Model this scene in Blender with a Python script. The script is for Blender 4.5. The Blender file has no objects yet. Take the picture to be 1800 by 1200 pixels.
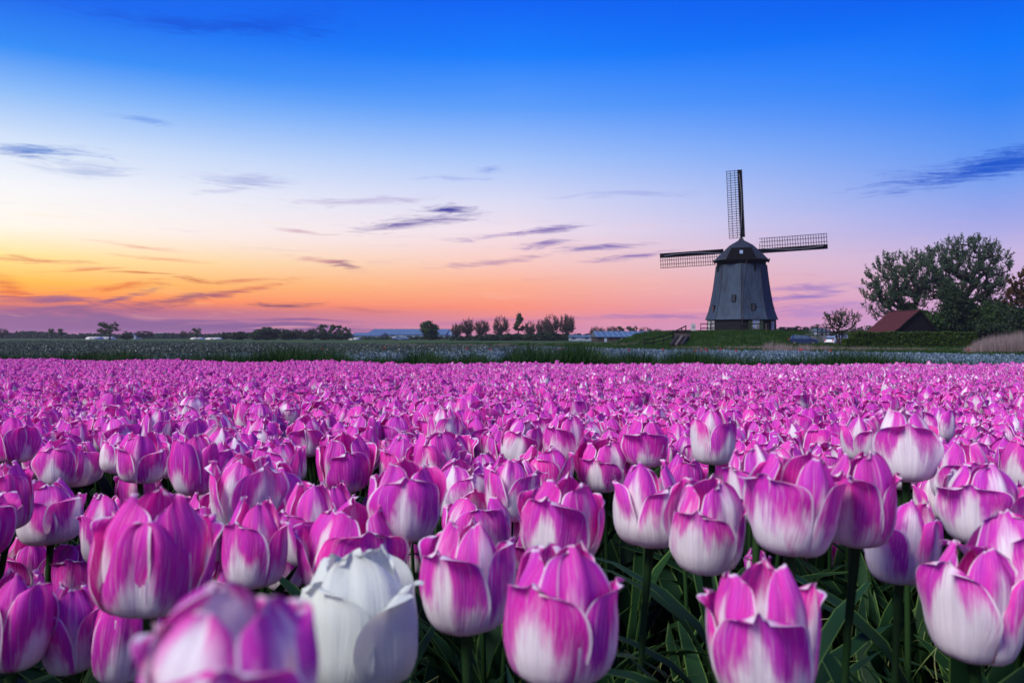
import bpy, math, random
import numpy as np
from mathutils import Matrix, Vector, Euler

random.seed(7)
rng = np.random.default_rng(7)
SC = bpy.context.scene
COL = SC.collection
F, HOR, CZ = 1400.0, 592.0, 1.3      # focal length in photo pixels, horizon row, eye height over the far fields

# ------------------------------------------------------------------ camera
cam_d = bpy.data.cameras.new("camera")
cam = bpy.data.objects.new("camera", cam_d)
COL.objects.link(cam)
cam.location = (0, 0, CZ)
cam.rotation_euler = (math.radians(90), 0, 0)
cam_d.sensor_width = 36
cam_d.lens = 28
cam_d.shift_y = -8 / 1800
cam_d.clip_start = 0.02
cam_d.clip_end = 9000
cam_d.dof.use_dof = True
cam_d.dof.focus_distance = 2.6
cam_d.dof.aperture_fstop = 13.0
SC.camera = cam

# ------------------------------------------------------------------ view
SC.view_settings.view_transform = 'Standard'
SC.view_settings.look = 'None'
SC.view_settings.gamma = 1
SC.view_settings.use_curve_mapping = False
SC.view_settings.exposure = 0.0
SC.render.engine = 'CYCLES'
SC.cycles.use_denoising = True
SC.cycles.max_bounces = 6
SC.cycles.diffuse_bounces = 3
SC.cycles.transmission_bounces = 3
SC.cycles.glossy_bounces = 2
SC.cycles.transparent_max_bounces = 4
SC.cycles.sample_clamp_indirect = 4

def srgb(r, g, b):
    f = lambda c: (c / 255) / 12.92 if c <= 10.3 else (((c / 255) + 0.055) / 1.055) ** 2.4
    return (f(r), f(g), f(b), 1)

# ------------------------------------------------------------------ sky
W = bpy.data.worlds.new("World")
SC.world = W
W.use_nodes = True
nt = W.node_tree
for n in list(nt.nodes):
    nt.nodes.remove(n)

class NT:
    """small helper to wire shader nodes"""
    def __init__(s, tree): s.t = tree
    def n(s, typ, **kw):
        x = s.t.nodes.new(typ)
        for k, v in kw.items(): setattr(x, k, v)
        return x
    def link(s, a, b): s.t.links.new(a, b)
    def put(s, sock, v):
        if hasattr(v, 'is_output') or isinstance(v, bpy.types.NodeSocket): s.link(v, sock)
        else: sock.default_value = v
    def m(s, op, a, b=None, c=None, clamp=False):
        x = s.n('ShaderNodeMath', operation=op, use_clamp=clamp)
        s.put(x.inputs[0], a)
        if b is not None: s.put(x.inputs[1], b)
        if c is not None: s.put(x.inputs[2], c)
        return x.outputs[0]
    def vm(s, op, a, b=None):
        x = s.n('ShaderNodeVectorMath', operation=op)
        s.put(x.inputs[0], a)
        if b is not None: s.put(x.inputs[1], b)
        return x.outputs['Value'] if op in ('LENGTH', 'DOT_PRODUCT') else x.outputs[0]
    def comb(s, x, y, z=0.0):
        c = s.n('ShaderNodeCombineXYZ')
        for i, v in enumerate((x, y, z)): s.put(c.inputs[i], v)
        return c.outputs[0]
    def sep(s, v):
        c = s.n('ShaderNodeSeparateXYZ'); s.put(c.inputs[0], v)
        return c.outputs
    def mr(s, v, a, b, c=0.0, d=1.0, smooth=True):
        x = s.n('ShaderNodeMapRange', interpolation_type='SMOOTHSTEP' if smooth else 'LINEAR')
        s.put(x.inputs[0], v)
        for i, q in enumerate((a, b, c, d)): s.put(x.inputs[1 + i], q)
        return x.outputs[0]
    def mix(s, f, a, b, mode='MIX'):
        x = s.n('ShaderNodeMix', data_type='RGBA', blend_type=mode)
        s.put(x.inputs['Factor'], f)
        s.put([i for i in x.inputs if i.identifier == 'A_Color'][0], a)
        s.put([i for i in x.inputs if i.identifier == 'B_Color'][0], b)
        return [o for o in x.outputs if o.identifier == 'Result_Color'][0]
    def noise(s, vec, scale, detail=3, rough=.5, dist=0, w=None):
        x = s.n('ShaderNodeTexNoise', noise_dimensions='4D' if w is not None else '3D')
        if vec is not None: s.put(x.inputs['Vector'], vec)
        x.inputs['Scale'].default_value = scale
        x.inputs['Detail'].default_value = detail
        x.inputs['Roughness'].default_value = rough
        x.inputs['Distortion'].default_value = dist
        if w is not None: s.put(x.inputs['W'], w)
        return x.outputs['Fac']
    def ramp(s, f, stops):
        x = s.n('ShaderNodeValToRGB')
        e = x.color_ramp.elements
        while len(e) < len(stops): e.new(0.5)
        for i, (p, c) in enumerate(stops):
            e[i].position = p; e[i].color = c
        s.put(x.inputs[0], f)
        return x.outputs[0]

w = NT(nt)
tc = w.n('ShaderNodeTexCoord')
dx, dy, dz = w.sep(tc.outputs['Generated'])
az = w.m('MULTIPLY', w.m('ARCTAN2', dx, dy), 180 / math.pi)
el = w.m('MULTIPLY', w.m('ARCSINE', dz), 180 / math.pi)
elc = w.m('MAXIMUM', el, 0.0)
tfac = w.m('SQRT', w.m('DIVIDE', elc, 90.0))
def azel(px, py):
    return (math.degrees(math.atan((px - 900) / F)),
            math.degrees(math.atan((HOR - py) / math.hypot(F, px - 900))))
def stops(lst, tail):
    return [(math.sqrt(max(e, 0) / 90), srgb(*c)) for e, c in lst] + [(math.sqrt(e / 90), srgb(*c)) for e, c in tail]
tail = [(38, (0, 78, 214)), (60, (6, 78, 205)), (90, (10, 76, 195))]
A0 = stops([(0, (176, 140, 190)), (.9, (136, 98, 160)), (1.7, (150, 85, 135)), (2.35, (255, 138, 62)), (3.4, (255, 190, 70)), (5.0, (255, 230, 152)),
            (6.8, (255, 249, 238)), (9.2, (244, 247, 252)), (12, (208, 226, 250)), (14.8, (134, 186, 250)), (17.2, (40, 140, 247)), (20.4, (0, 98, 236))], tail)
A1 = stops([(0, (205, 140, 178)), (1.0, (230, 138, 158)), (2.1, (255, 146, 120)), (3.8, (255, 178, 148)), (5.6, (251, 206, 200)),
            (7.6, (242, 224, 236)), (9.7, (218, 219, 245)), (12.6, (166, 197, 250)), (16.0, (92, 158, 251)), (19.4, (14, 126, 252)), (22.9, (0, 98, 244))], tail)
A2 = stops([(0, (222, 172, 216)), (1.5, (206, 160, 214)), (3.2, (214, 178, 218)), (5.2, (200, 182, 226)), (7.0, (164, 170, 234)),
            (9.4, (122, 160, 240)), (11.8, (88, 148, 244)), (14.5, (40, 130, 248)), (17.5, (0, 118, 250)), (21, (0, 92, 238))], tail)
A3 = stops([(0, (165, 145, 190)), (3, (188, 160, 204)), (7, (200, 172, 214)), (12, (180, 172, 224)), (20, (128, 156, 234)), (30, (66, 120, 226))], tail[0:])
c0, c1, c2, c3 = (w.ramp(tfac, s) for s in (A0, A1, A2, A3))
c = w.mix(w.mr(az, -33, 0, smooth=False), c0, c1)
c = w.mix(w.mr(az, 0, 31, smooth=False), c, c2)
c = w.mix(w.mr(az, 40, 120), c, c3)
c = w.mix(w.mr(az, -60, -140), c, c3)
# streaky cirrus everywhere, faint
pos = w.comb(az, el, 0.0)
warp = w.noise(w.vm('MULTIPLY', pos, (0.10, 0.30, 0)), 1.0, 2)
el_w = w.m('ADD', el, w.m('MULTIPLY', w.m('SUBTRACT', warp, 0.5), 1.6))
posw = w.comb(az, el_w, 0.0)
streak = w.noise(w.vm('MULTIPLY', posw, (0.16, 1.9, 0)), 1.0, 5, .62, .5)
streak2 = w.noise(w.vm('MULTIPLY', posw, (0.42, 4.6, 1)), 1.0, 9, .70, .7)
low = w.mr(el, 12.0, 2.5)
faint = w.m('MULTIPLY', w.mr(streak, .56, .78), w.m('MULTIPLY', low, .34))
c = w.mix(faint, c, w.mix(w.mr(el, 2.0, 8.0), srgb(226, 108, 104), srgb(172, 158, 214)))
bright = w.m('MULTIPLY', w.mr(streak, .44, .26), w.m('MULTIPLY', low, .28))
c = w.mix(bright, c, w.mix(w.mr(az, -25, 10), srgb(255, 214, 150), srgb(255, 190, 182)))
# the low violet bank on the sunset side, with ragged streaks along its top
bank_top = w.m('ADD', w.mr(az, -34, -8, 1.8, .5, smooth=False), w.m('MULTIPLY', w.m('SUBTRACT', streak, .5), 3.4))
bank = w.m('MULTIPLY', w.mr(w.m('SUBTRACT', el, bank_top), .25, -.35), w.mr(az, 8, -18, 0, .8))
bank = w.m('MULTIPLY', bank, w.mr(el, 0.0, .7, .35, 1))
c = w.mix(bank, c, srgb(112, 82, 146))
def cloud(c, px, py, wpx, hpx, slope, col, k, rag=.55):
    a, e = azel(px, py)
    s = 24.4 / (1 + ((px - 900) / F) ** 2) ** 0.0
    mp = w.n('ShaderNodeMapping', vector_type='TEXTURE')
    w.put(mp.inputs['Vector'], posw)
    mp.inputs['Location'].default_value = (a, e, 0)
    mp.inputs['Rotation'].default_value = (0, 0, math.radians(slope))
    mp.inputs['Scale'].default_value = (wpx / 2 / s, hpx / 2 / s, 1)
    L = w.m('ADD', w.vm('LENGTH', mp.outputs[0]), w.m('MULTIPLY', w.m('SUBTRACT', streak2, .5), rag * 6.6))
    return w.mix(w.mr(L, 1.35, -0.25, 0, k), c, srgb(*col))
CL = [  # px, py, width, height, slope, colour, strength
    (70, 267, 160, 20, 3, (78, 130, 212), .85), (28, 272, 70, 12, -4, (60, 110, 200), .6), (150, 298, 150, 24, 3, (150, 170, 222), .55),
    (255, 213, 90, 9, -3, (90, 140, 230), .6), (430, 315, 150, 26, 2, (160, 170, 222), .7), (400, 335, 110, 12, 12, (175, 178, 222), .5),
    (790, 368, 90, 18, -3, (52, 50, 158), 1.0), (735, 390, 210, 24, 6, (100, 84, 166), .9), (640, 352, 240, 14, 2, (168, 150, 202), .5),
    (530, 408, 90, 8, -2, (190, 130, 160), .7), (602, 470, 60, 16, -10, (130, 78, 128), .95), (570, 462, 110, 9, -8, (200, 120, 140), .6),
    (960, 407, 130, 13, 6, (96, 80, 170), .9), (900, 414, 200, 10, 6, (140, 116, 186), .6), (960, 430, 110, 13, 5, (110, 88, 176), .8),
    (1050, 438, 170, 12, 4, (100, 84, 176), .9), (870, 460, 200, 12, 8, (152, 110, 168), .6), (1110, 455, 150, 12, 4, (120, 92, 178), .8),
    (862, 296, 46, 14, 0, (92, 120, 220), .7), (800, 314, 120, 10, 2, (130, 148, 226), .5), (1110, 342, 220, 12, 0, (150, 160, 226), .5),
    (1740, 292, 320, 34, 8, (10, 78, 200), .85), (1790, 280, 200, 40, 10, (10, 84, 206), .8), (350, 42, 360, 26, 3, (0, 76, 212), .75),
    (500, 40, 200, 50, 8, (0, 80, 220), .5),
    (60, 451, 150, 10, -2, (214, 120, 90), .75), (150, 473, 110, 6, 3, (222, 112, 70), .75), (250, 427, 120, 7, -3, (236, 160, 140), .6),
    (290, 450, 140, 8, -3, (238, 150, 120), .6), (240, 482, 100, 6, -1, (206, 92, 56), .8), (350, 493, 130, 8, -3, (196, 84, 60), .8),
    (430, 492, 100, 8, 2, (220, 110, 90), .6), (215, 508, 130, 12, 8, (226, 96, 60), .7), (420, 512, 220, 12, 13, (226, 106, 80), .6),
    (505, 532, 130, 10, 1, (104, 62, 104), .95), (520, 560, 200, 7, -1, (118, 74, 140), .8), (200, 533, 130, 12, 17, (112, 70, 130), .85),
    (320, 528, 210, 14, 10, (128, 70, 120), .8), (90, 530, 260, 18, -3, (110, 74, 142), .85), (640, 540, 120, 8, 0, (200, 104, 110), .5),
    (1420, 505, 150, 12, 4, (140, 108, 196), .7), (1410, 522, 160, 14, 8, (122, 100, 196), .8), (1440, 545, 220, 26, 3, (150, 120, 206), .55),
    (1180, 556, 240, 12, 1, (150, 112, 188), .65), (1090, 560, 180, 10, 0, (170, 118, 184), .6), (860, 566, 300, 9, 0, (176, 110, 168), .55),
    (1560, 500, 200, 8, 2, (170, 150, 210), .4), (20, 505, 60, 30, -30, (214, 84, 60), .7),
]
for q in CL: c = cloud(c, *q)
# below the horizon the dusk ground glow
c = w.mix(w.mr(el, 0.0, -2.0), c, srgb(40, 46, 52))
bg = w.n('ShaderNodeBackground')
w.put(bg.inputs['Color'], c)
bg.inputs['Strength'].default_value = 1.0
# the physical sky of a sun just under the horizon, laid over the graded dusk colours
sky = w.n('ShaderNodeTexSky', sky_type='NISHITA')
sky.sun_disc = False
sky.sun_elevation = math.radians(1.0)
sky.sun_rotation = math.radians(-38)
bg2 = w.n('ShaderNodeBackground')
w.put(bg2.inputs['Color'], sky.outputs[0])
bg2.inputs['Strength'].default_value = 0.006
add = w.n('ShaderNodeAddShader')
w.link(bg.outputs[0], add.inputs[0]); w.link(bg2.outputs[0], add.inputs[1])
wo = w.n('ShaderNodeOutputWorld')
w.link(add.outputs[0], wo.inputs[0])
W.cycles.sampling_method = 'MANUAL'
W.cycles.sample_map_resolution = 512

# ------------------------------------------------------------------ one very soft sun: the whole bright dusk dome above, no cast shadows to speak of
sun_d = bpy.data.lights.new("sun", 'SUN')
sun = bpy.data.objects.new("sun", sun_d)
COL.objects.link(sun)
sun_d.energy = 4.8
sun_d.angle = math.radians(24)
sun_d.color = (1.0, .92, .86)
sa, se = math.radians(-128), math.radians(47)
sv = Vector((math.sin(sa) * math.cos(se), math.cos(sa) * math.cos(se), math.sin(se)))
sun.rotation_euler = sv.to_track_quat('Z', 'Y').to_euler()

# ------------------------------------------------------------------ helpers
def at(px, py, D):
    return Vector(((px - 900) / F * D, D, CZ - (py - HOR) / F * D))

def tag(o, label=None, cat=None, group=None, kind=None):
    if label: o['label'] = label
    if cat: o['category'] = cat
    if group: o['group'] = group
    if kind: o['kind'] = kind
    return o

def link(o, parent=None):
    COL.objects.link(o)
    if parent is not None: o.parent = parent
    return o

def empty(name, loc=(0, 0, 0), rz=0.0):
    o = bpy.data.objects.new(name, None)
    o.empty_display_size = .1
    o.location = loc
    o.rotation_euler = (0, 0, rz)
    return link(o)

def mesh_np(name, verts, faces, mats, uv=None, midx=None, smooth=True, link_it=True, parent=None, attrs=None):
    me = bpy.data.meshes.new(name)
    verts = np.asarray(verts, dtype=np.float32).reshape(-1, 3)
    if isinstance(faces, np.ndarray) and faces.ndim == 2:
        k = faces.shape[1]; nf = len(faces)
        me.vertices.add(len(verts)); me.vertices.foreach_set('co', verts.ravel())
        me.loops.add(nf * k); me.loops.foreach_set('vertex_index', faces.astype(np.int32).ravel())
        me.polygons.add(nf)
        me.polygons.foreach_set('loop_start', np.arange(0, nf * k, k, dtype=np.int32))
        me.update(calc_edges=True)
    else:
        me.from_pydata(verts.tolist(), [], [list(f) for f in faces]); me.update()
    nf = len(me.polygons)
    if uv is not None:
        li = np.empty(len(me.loops), dtype=np.int32); me.loops.foreach_get('vertex_index', li)
        l = me.uv_layers.new(name='UVMap'); l.data.foreach_set('uv', np.asarray(uv, dtype=np.float32)[li].ravel())
    for m in (mats if isinstance(mats, (list, tuple)) else [mats]): me.materials.append(m)
    if midx is not None: me.polygons.foreach_set('material_index', np.asarray(midx, dtype=np.int32))
    if smooth: me.polygons.foreach_set('use_smooth', np.ones(nf, dtype=bool))
    for k, (typ, dom, arr) in (attrs or {}).items():
        a = me.attributes.new(k, typ, dom)
        a.data.foreach_set({'FLOAT': 'value', 'INT': 'value', 'FLOAT_VECTOR': 'vector', 'FLOAT_COLOR': 'color'}[typ], np.asarray(arr).ravel())
    me.update()
    o = bpy.data.objects.new(name, me)
    if link_it: link(o, parent)
    return o

class MB:
    """collects boxes, beams, tubes into ONE mesh"""
    def __init__(s): s.v = []; s.f = []; s.m = []
    def add(s, vs, fs, mi=0):
        b = len(s.v); s.v += [tuple(v) for v in vs]
        s.f += [tuple(i + b for i in f) for f in fs]; s.m += [mi] * len(fs); return s
    def box(s, c, d, rz=0.0, mi=0):
        x, y, z = (q / 2 for q in d)
        vs = [Vector((a * x, b * y, e * z)) for a in (-1, 1) for b in (-1, 1) for e in (-1, 1)]
        R = Matrix.Rotation(rz, 3, 'Z')
        vs = [R @ v + Vector(c) for v in vs]
        return s.add(vs, [(0, 1, 3, 2), (4, 6, 7, 5), (0, 4, 5, 1), (2, 3, 7, 6), (0, 2, 6, 4), (1, 5, 7, 3)], mi)
    def beam(s, p, q, w_, d, up=(0, 0, 1), mi=0):
        p, q = Vector(p), Vector(q); a = (q - p).normalized()
        u = Vector(up)
        if abs(a.dot(u)) > .95: u = Vector((0, 1, 0))
        r = a.cross(u).normalized(); u = r.cross(a).normalized()
        vs = [e + r * (i * w_ / 2) + u * (j * d / 2) for e in (p, q) for i in (-1, 1) for j in (-1, 1)]
        return s.add(vs, [(0, 1, 3, 2), (4, 6, 7, 5), (0, 4, 5, 1), (2, 3, 7, 6), (0, 2, 6, 4), (1, 5, 7, 3)], mi)
    def tube(s, p, q, r0, r1, n=8, mi=0, caps=True):
        p, q = Vector(p), Vector(q); a = (q - p).normalized()
        u = Vector((0, 0, 1)) if abs(a.z) < .9 else Vector((1, 0, 0))
        r = a.cross(u).normalized(); u = r.cross(a)
        vs = []
        for e, rr in ((p, r0), (q, r1)):
            for i in range(n):
                t = i * 2 * math.pi / n
                vs.append(e + r * (math.cos(t) * rr) + u * (math.sin(t) * rr))
        fs = [(i, (i + 1) % n, n + (i + 1) % n, n + i) for i in range(n)]
        if caps: fs += [tuple(range(n))[::-1], tuple(range(n, 2 * n))]
        return s.add(vs, fs, mi)
    def build(s, name, mats, parent=None, smooth=False, **kw):
        return mesh_np(name, s.v, s.f, mats, midx=s.m, smooth=smooth, parent=parent, **kw)

def cr(xs, ys, x):
    """smooth (monotone-ish cubic) interpolation"""
    xs = np.asarray(xs, float); ys = np.asarray(ys, float); x = np.asarray(x, float)
    m = np.gradient(ys, xs)
    i = np.clip(np.searchsorted(xs, x) - 1, 0, len(xs) - 2)
    h = xs[i + 1] - xs[i]; t = np.clip((x - xs[i]) / h, 0, 1)
    return (ys[i] * (2 * t**3 - 3 * t**2 + 1) + h * m[i] * (t**3 - 2 * t**2 + t)
            + ys[i + 1] * (-2 * t**3 + 3 * t**2) + h * m[i + 1] * (t**3 - t**2))

def ss(x, a, b):
    t = np.clip((np.asarray(x, float) - a) / (b - a), 0, 1)
    return t * t * (3 - 2 * t)

# ------------------------------------------------------------------ terrain height
def ztop(D): return np.interp(D, [0, .46, 1, 1.4, 2.3, 4.2, 10.5, 15, 22], [-.12, -.155, -.19, -.20, -.24, -.30, -.45, -.50, -.58])
def edge_y(x):   # far edge of the tulip field
    return np.interp(x, [-14, -12, -5.5, -.4, 3, 6, 8.5, 9.5, 14], [20.5, 18.7, 15.6, 13.4, 12.9, 12.6, 13.0, 13.6, 15])
def crop_y(x):   # far edge of the grey-blue crop
    return np.interp(x, [-148, -4, 12, 27, 32, 60], [230, 114, 76, 63, 52, 44])
def ground_z(x, y):
    x = np.asarray(x, float); y = np.asarray(y, float)
    near = CZ + ztop(np.maximum(y, 0)) - .40
    far = np.interp(y, [20, 30, 45, 60], [.32, .22, .08, 0])
    z = np.where(y < 15, near, near * (1 - ss(y, 15, 22)) + far * ss(y, 15, 22))
    mound = 1.8 * ss(y, 77, 97) * (1 - ss(y, 128, 150)) * ss(x, 14.5, 21) * (1 - ss(x, 39, 47))
    pxr = 900 + 1400 * x / np.maximum(y, 1)
    mound = mound * (1 - ss(pxr, 1370, 1396) * (1 - ss(y, 100, 106)))
    road = .28 * ss(y, 84, 97) * (1 - ss(y, 140, 160)) * ss(x, 31, 34)
    return z + np.maximum(mound, road)
def gz(x, y): return float(ground_z(x, y))

# ------------------------------------------------------------------ materials
def new_mat(name):
    m = bpy.data.materials.new(name); m.use_nodes = True
    t = NT(m.node_tree)
    for n in list(m.node_tree.nodes): m.node_tree.nodes.remove(n)
    out = t.n('ShaderNodeOutputMaterial')
    return m, t, out
def rough_mat(name, col, col2=None, scale=6.0, rough=.8, bump=.0, stretch=(1, 1, 1), spec=.3, detail=4, metal=0, obj=True, bscale=None):
    m, t, out = new_mat(name)
    b = t.n('ShaderNodeBsdfPrincipled')
    tc = t.n('ShaderNodeTexCoord')
    v = t.vm('MULTIPLY', tc.outputs['Object'], stretch)
    n = t.noise(v, scale, detail, .6)
    n2 = t.noise(v, scale * .17, 2, .5)
    col2 = col2 or tuple(q * .6 for q in col)
    f = t.m('ADD', t.mr(n, .3, .7, 0, .65), t.mr(n2, .35, .65, 0, .35))
    cc = t.mix(f, (*col, 1), (*col2, 1))
    t.put(b.inputs['Base Color'], cc)
    b.inputs['Roughness'].default_value = rough
    b.inputs['Specular IOR Level'].default_value = spec
    b.inputs['Metallic'].default_value = metal
    if bump:
        bp = t.n('ShaderNodeBump'); bp.inputs['Strength'].default_value = bump
        bp.inputs['Distance'].default_value = .02
        t.put(bp.inputs['Height'], t.noise(v, bscale or scale * 2, 4, .6)); t.put(b.inputs['Normal'], bp.outputs[0])
    t.link(b.outputs[0], out.inputs[0])
    return m

def leaf_mat(name, col, col2, trans=.3, rough=.6, margin=None, tipcol=None, spec=.2):
    """foliage: per-face random shade, a little light let through"""
    m, t, out = new_mat(name)
    g = t.n('ShaderNodeNewGeometry'); oi = t.n('ShaderNodeObjectInfo')
    rnd = t.m('FRACT', t.m('ADD', g.outputs['Random Per Island'], oi.outputs['Random']))
    cc = t.mix(rnd, (*col, 1), (*col2, 1))
    if margin or tipcol:
        uv = t.n('ShaderNodeUVMap'); u, v, _ = t.sep(uv.outputs[0])
        if margin:
            d = t.m('ABSOLUTE', t.m('SUBTRACT', t.m('MULTIPLY', u, 2.0), 1.0))
            cc = t.mix(t.mr(d, .8, 1.0, 0, .8), cc, (*margin, 1))
        if tipcol: cc = t.mix(t.mr(v, .35, 1.0), cc, (*tipcol, 1))
    d = t.n('ShaderNodeBsdfPrincipled'); t.put(d.inputs['Base Color'], cc)
    d.inputs['Roughness'].default_value = rough; d.inputs['Specular IOR Level'].default_value = spec
    tr = t.n('ShaderNodeBsdfTranslucent'); t.put(tr.inputs['Color'], cc)
    mx = t.n('ShaderNodeMixShader'); mx.inputs[0].default_value = trans
    t.link(d.outputs[0], mx.inputs[1]); t.link(tr.outputs[0], mx.inputs[2]); t.link(mx.outputs[0], out.inputs[0])
    return m

def petal_mat():
    m, t, out = new_mat('tulip_petal')
    uv = t.n('ShaderNodeUVMap'); u0, v, _ = t.sep(uv.outputs[0])
    oi = t.n('ShaderNodeObjectInfo'); g = t.n('ShaderNodeNewGeometry')
    at_ = t.n('ShaderNodeAttribute', attribute_type='INSTANCER', attribute_name='pinkness')
    pk = at_.outputs['Fac']
    rnd = t.m('MULTIPLY', t.m('ADD', oi.outputs['Random'], g.outputs['Random Per Island']), 13.7)
    u = t.m('SUBTRACT', t.m('MULTIPLY', u0, 2.0), 1.0)
    au = t.m('ABSOLUTE', u)
    # veins fan out from the base
    fan = t.m('DIVIDE', u, t.m('ADD', .55, t.m('MULTIPLY', v, .45)))
    vein = t.noise(t.comb(t.m('MULTIPLY', fan, 9.0), t.m('MULTIPLY', v, .9), 0.0), 1.6, 5, .68, .25, w=rnd)
    blot = t.noise(t.comb(t.m('MULTIPLY', u, 1.4), t.m('MULTIPLY', v, 1.1), 0.0), 1.3, 3, .55, .3, w=rnd)
    fine = t.noise(t.comb(t.m('MULTIPLY', fan, 26.0), t.m('MULTIPLY', v, 1.6), 0.0), 1.6, 4, .6, .2, w=rnd)
    vn = t.m('SUBTRACT', vein, .5); bn = t.m('SUBTRACT', blot, .5)
    # how far up the white base reaches, highest along the midrib
    pk1 = t.m('SUBTRACT', 1.0, pk)
    flame = t.mr(au, .0, .50, .34, 0.0)
    reach = t.m('ADD', t.m('ADD', .05, flame), t.m('MULTIPLY', pk1, .75))
    s = t.m('SUBTRACT', v, reach)
    s = t.m('ADD', s, t.m('ADD', t.m('MULTIPLY', vn, .55), t.m('MULTIPLY', bn, 1.25)))
    pinkf = t.mr(s, -.10, .26)
    # pale margin and tip
    edge = t.m('MAXIMUM', t.mr(au, .89, 1.0), t.mr(v, .94, 1.02))
    edge = t.m('ADD', edge, t.m('MULTIPLY', t.m('ADD', vn, bn), .9))
    edgef = t.mr(edge, .30, .85, 0, .9)
    pinkf = t.m('MULTIPLY', pinkf, t.m('SUBTRACT', 1.0, edgef), clamp=True)
    streaks = t.m('MAXIMUM', t.mr(vein, .54, .70, 0, .58), t.mr(fine, .55, .71, 0, .42))
    pinkf = t.m('MULTIPLY', pinkf, t.m('SUBTRACT', 1.0, streaks))
    hue = t.mix(t.mr(blot, .35, .7), (.86, .004, .42, 1), (.50, .003, .52, 1))
    hue = t.mix(t.mr(pk, .55, 1.0, .0, .5), t.mix(.30, hue, (.88, .16, .62, 1)), t.mix(.3, hue, (.62, .0, .22, 1)))
    wn = t.n('ShaderNodeTexWhiteNoise', noise_dimensions='1D'); t.put(wn.inputs['W'], rnd)
    hue = t.mix(t.m('MULTIPLY', wn.outputs['Value'], .4), hue, (.38, .012, .50, 1))
    hue = t.mix(t.mr(fine, .42, .64, 0, .22), hue, (.92, .10, .52, 1))
    hue = t.mix(g.outputs['Backfacing'], hue, t.mix(.5, hue, (.85, .02, .36, 1)))
    white = t.mix(t.mr(vein, .4, .65), (.90, .89, .90, 1), (.80, .78, .82, 1))
    white = t.mix(t.mr(v, .12, .0), white, (.55, .60, .42, 1))
    white = t.mix(t.mr(pk, .12, .0), white, (.70, .78, .70, 1))
    veil = t.mr(pk, .0, .15)
    pinkf = t.m('MULTIPLY', pinkf, veil)
    cc = t.mix(pinkf, white, hue)
    d = t.n('ShaderNodeBsdfPrincipled'); t.put(d.inputs['Base Color'], cc)
    d.inputs['Roughness'].default_value = .5; d.inputs['Specular IOR Level'].default_value = .18
    bp = t.n('ShaderNodeBump'); bp.inputs['Strength'].default_value = .6; bp.inputs['Distance'].default_value = .002
    t.put(bp.inputs['Height'], vein); t.put(d.inputs['Normal'], bp.outputs[0])
    tr = t.n('ShaderNodeBsdfTranslucent'); t.put(tr.inputs['Color'], t.mix(.25, cc, (1, .35, .6, 1), 'MULTIPLY'))
    mx = t.n('ShaderNodeMixShader'); mx.inputs[0].default_value = .33
    t.link(d.outputs[0], mx.inputs[1]); t.link(tr.outputs[0], mx.inputs[2]); t.link(mx.outputs[0], out.inputs[0])
    return m
M = {}
M['petal'] = petal_mat()
M['stem'] = leaf_mat('tulip_stem', (.012, .040, .010), (.022, .060, .016), .1, .5)
M['leaf'] = leaf_mat('tulip_leaf', (.007, .030, .012), (.014, .050, .018), .22, .6, margin=(.12, .24, .05), spec=.12)
M['wisp'] = leaf_mat('dry_wisp', (.16, .26, .05), (.32, .36, .14), .3, .6)
M['grass'] = leaf_mat('verge_grass', (.006, .028, .004), (.016, .055, .006), .25, .6)
M['meadow'] = leaf_mat('meadow_grass', (.012, .050, .004), (.036, .085, .008), .3, .7)
M['reed'] = leaf_mat('reed', (.17, .13, .12), (.30, .24, .22), .25, .8)
M['crop'] = leaf_mat('crop_leaf', (.075, .125, .16), (.17, .25, .31), .1, .35)
M['crop_d'] = leaf_mat('crop_leaf_green', (.035, .060, .045), (.08, .11, .085), .15, .6)
M['red'] = leaf_mat('red_petal', (.55, .01, .02), (.4, .01, .03), .3, .5)
M['whitefl'] = leaf_mat('white_petal', (.8, .8, .74), (.7, .72, .66), .3, .5)
M['foliage_big'] = leaf_mat('foliage_poplar', (.034, .076, .042), (.080, .135, .070), .3, .6)
M['foliage_dark'] = leaf_mat('foliage_dark', (.010, .026, .010), (.028, .050, .018), .2, .7)
M['foliage_green'] = leaf_mat('foliage_green', (.014, .040, .010), (.04, .085, .018), .3, .6)
M['foliage_brown'] = leaf_mat('foliage_brown', (.05, .026, .010), (.10, .055, .02), .25, .7)
M['foliage_spring'] = leaf_mat('foliage_spring', (.034, .055, .020), (.08, .10, .04), .3, .6)
M['foliage_twig'] = leaf_mat('foliage_twig', (.05, .046, .032), (.09, .08, .05), .2, .8)
M['hedge'] = leaf_mat('hedge_leaf', (.012, .040, .005), (.055, .095, .010), .2, .6)
M['bark'] = rough_mat('bark', (.030, .026, .020), (.015, .013, .010), 9, .9, .6, (1, 1, .25))
M['bark_dark'] = rough_mat('bark_dark', (.04, .034, .03), (.02, .018, .016), 9, .9)
M['thatch'] = rough_mat('thatch', (.030, .056, .094), (.012, .022, .040), 3.2, .75, 1.0, (1, 1, .16), bscale=16)
M['thatch_dark'] = rough_mat('thatch_cap', (.016, .024, .038), (.008, .012, .019), 5, .8, .9, (1, 1, .3), bscale=12)
M['tar'] = rough_mat('tarred_boards', (.009, .010, .013), (.005, .006, .008), 4, .75, .3, (.4, .4, 5), spec=.15)
M['blackwood'] = rough_mat('black_wood', (.006, .007, .009), (.004, .004, .006), 6, .85, spec=.1)
M['brickdark'] = rough_mat('dark_plank', (.05, .034, .03), (.03, .02, .02), 5, .8, .3, (1, 1, 4))
M['lattice'] = rough_mat('lattice_wood', (.05, .035, .028), (.03, .02, .018), 6, .8)
M['canvas'] = rough_mat('furled_canvas', (.12, .13, .17), (.06, .06, .08), 8, .9)
M['white'] = rough_mat('white_paint', (.5, .5, .5), (.38, .38, .38), 3, .6)
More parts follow.
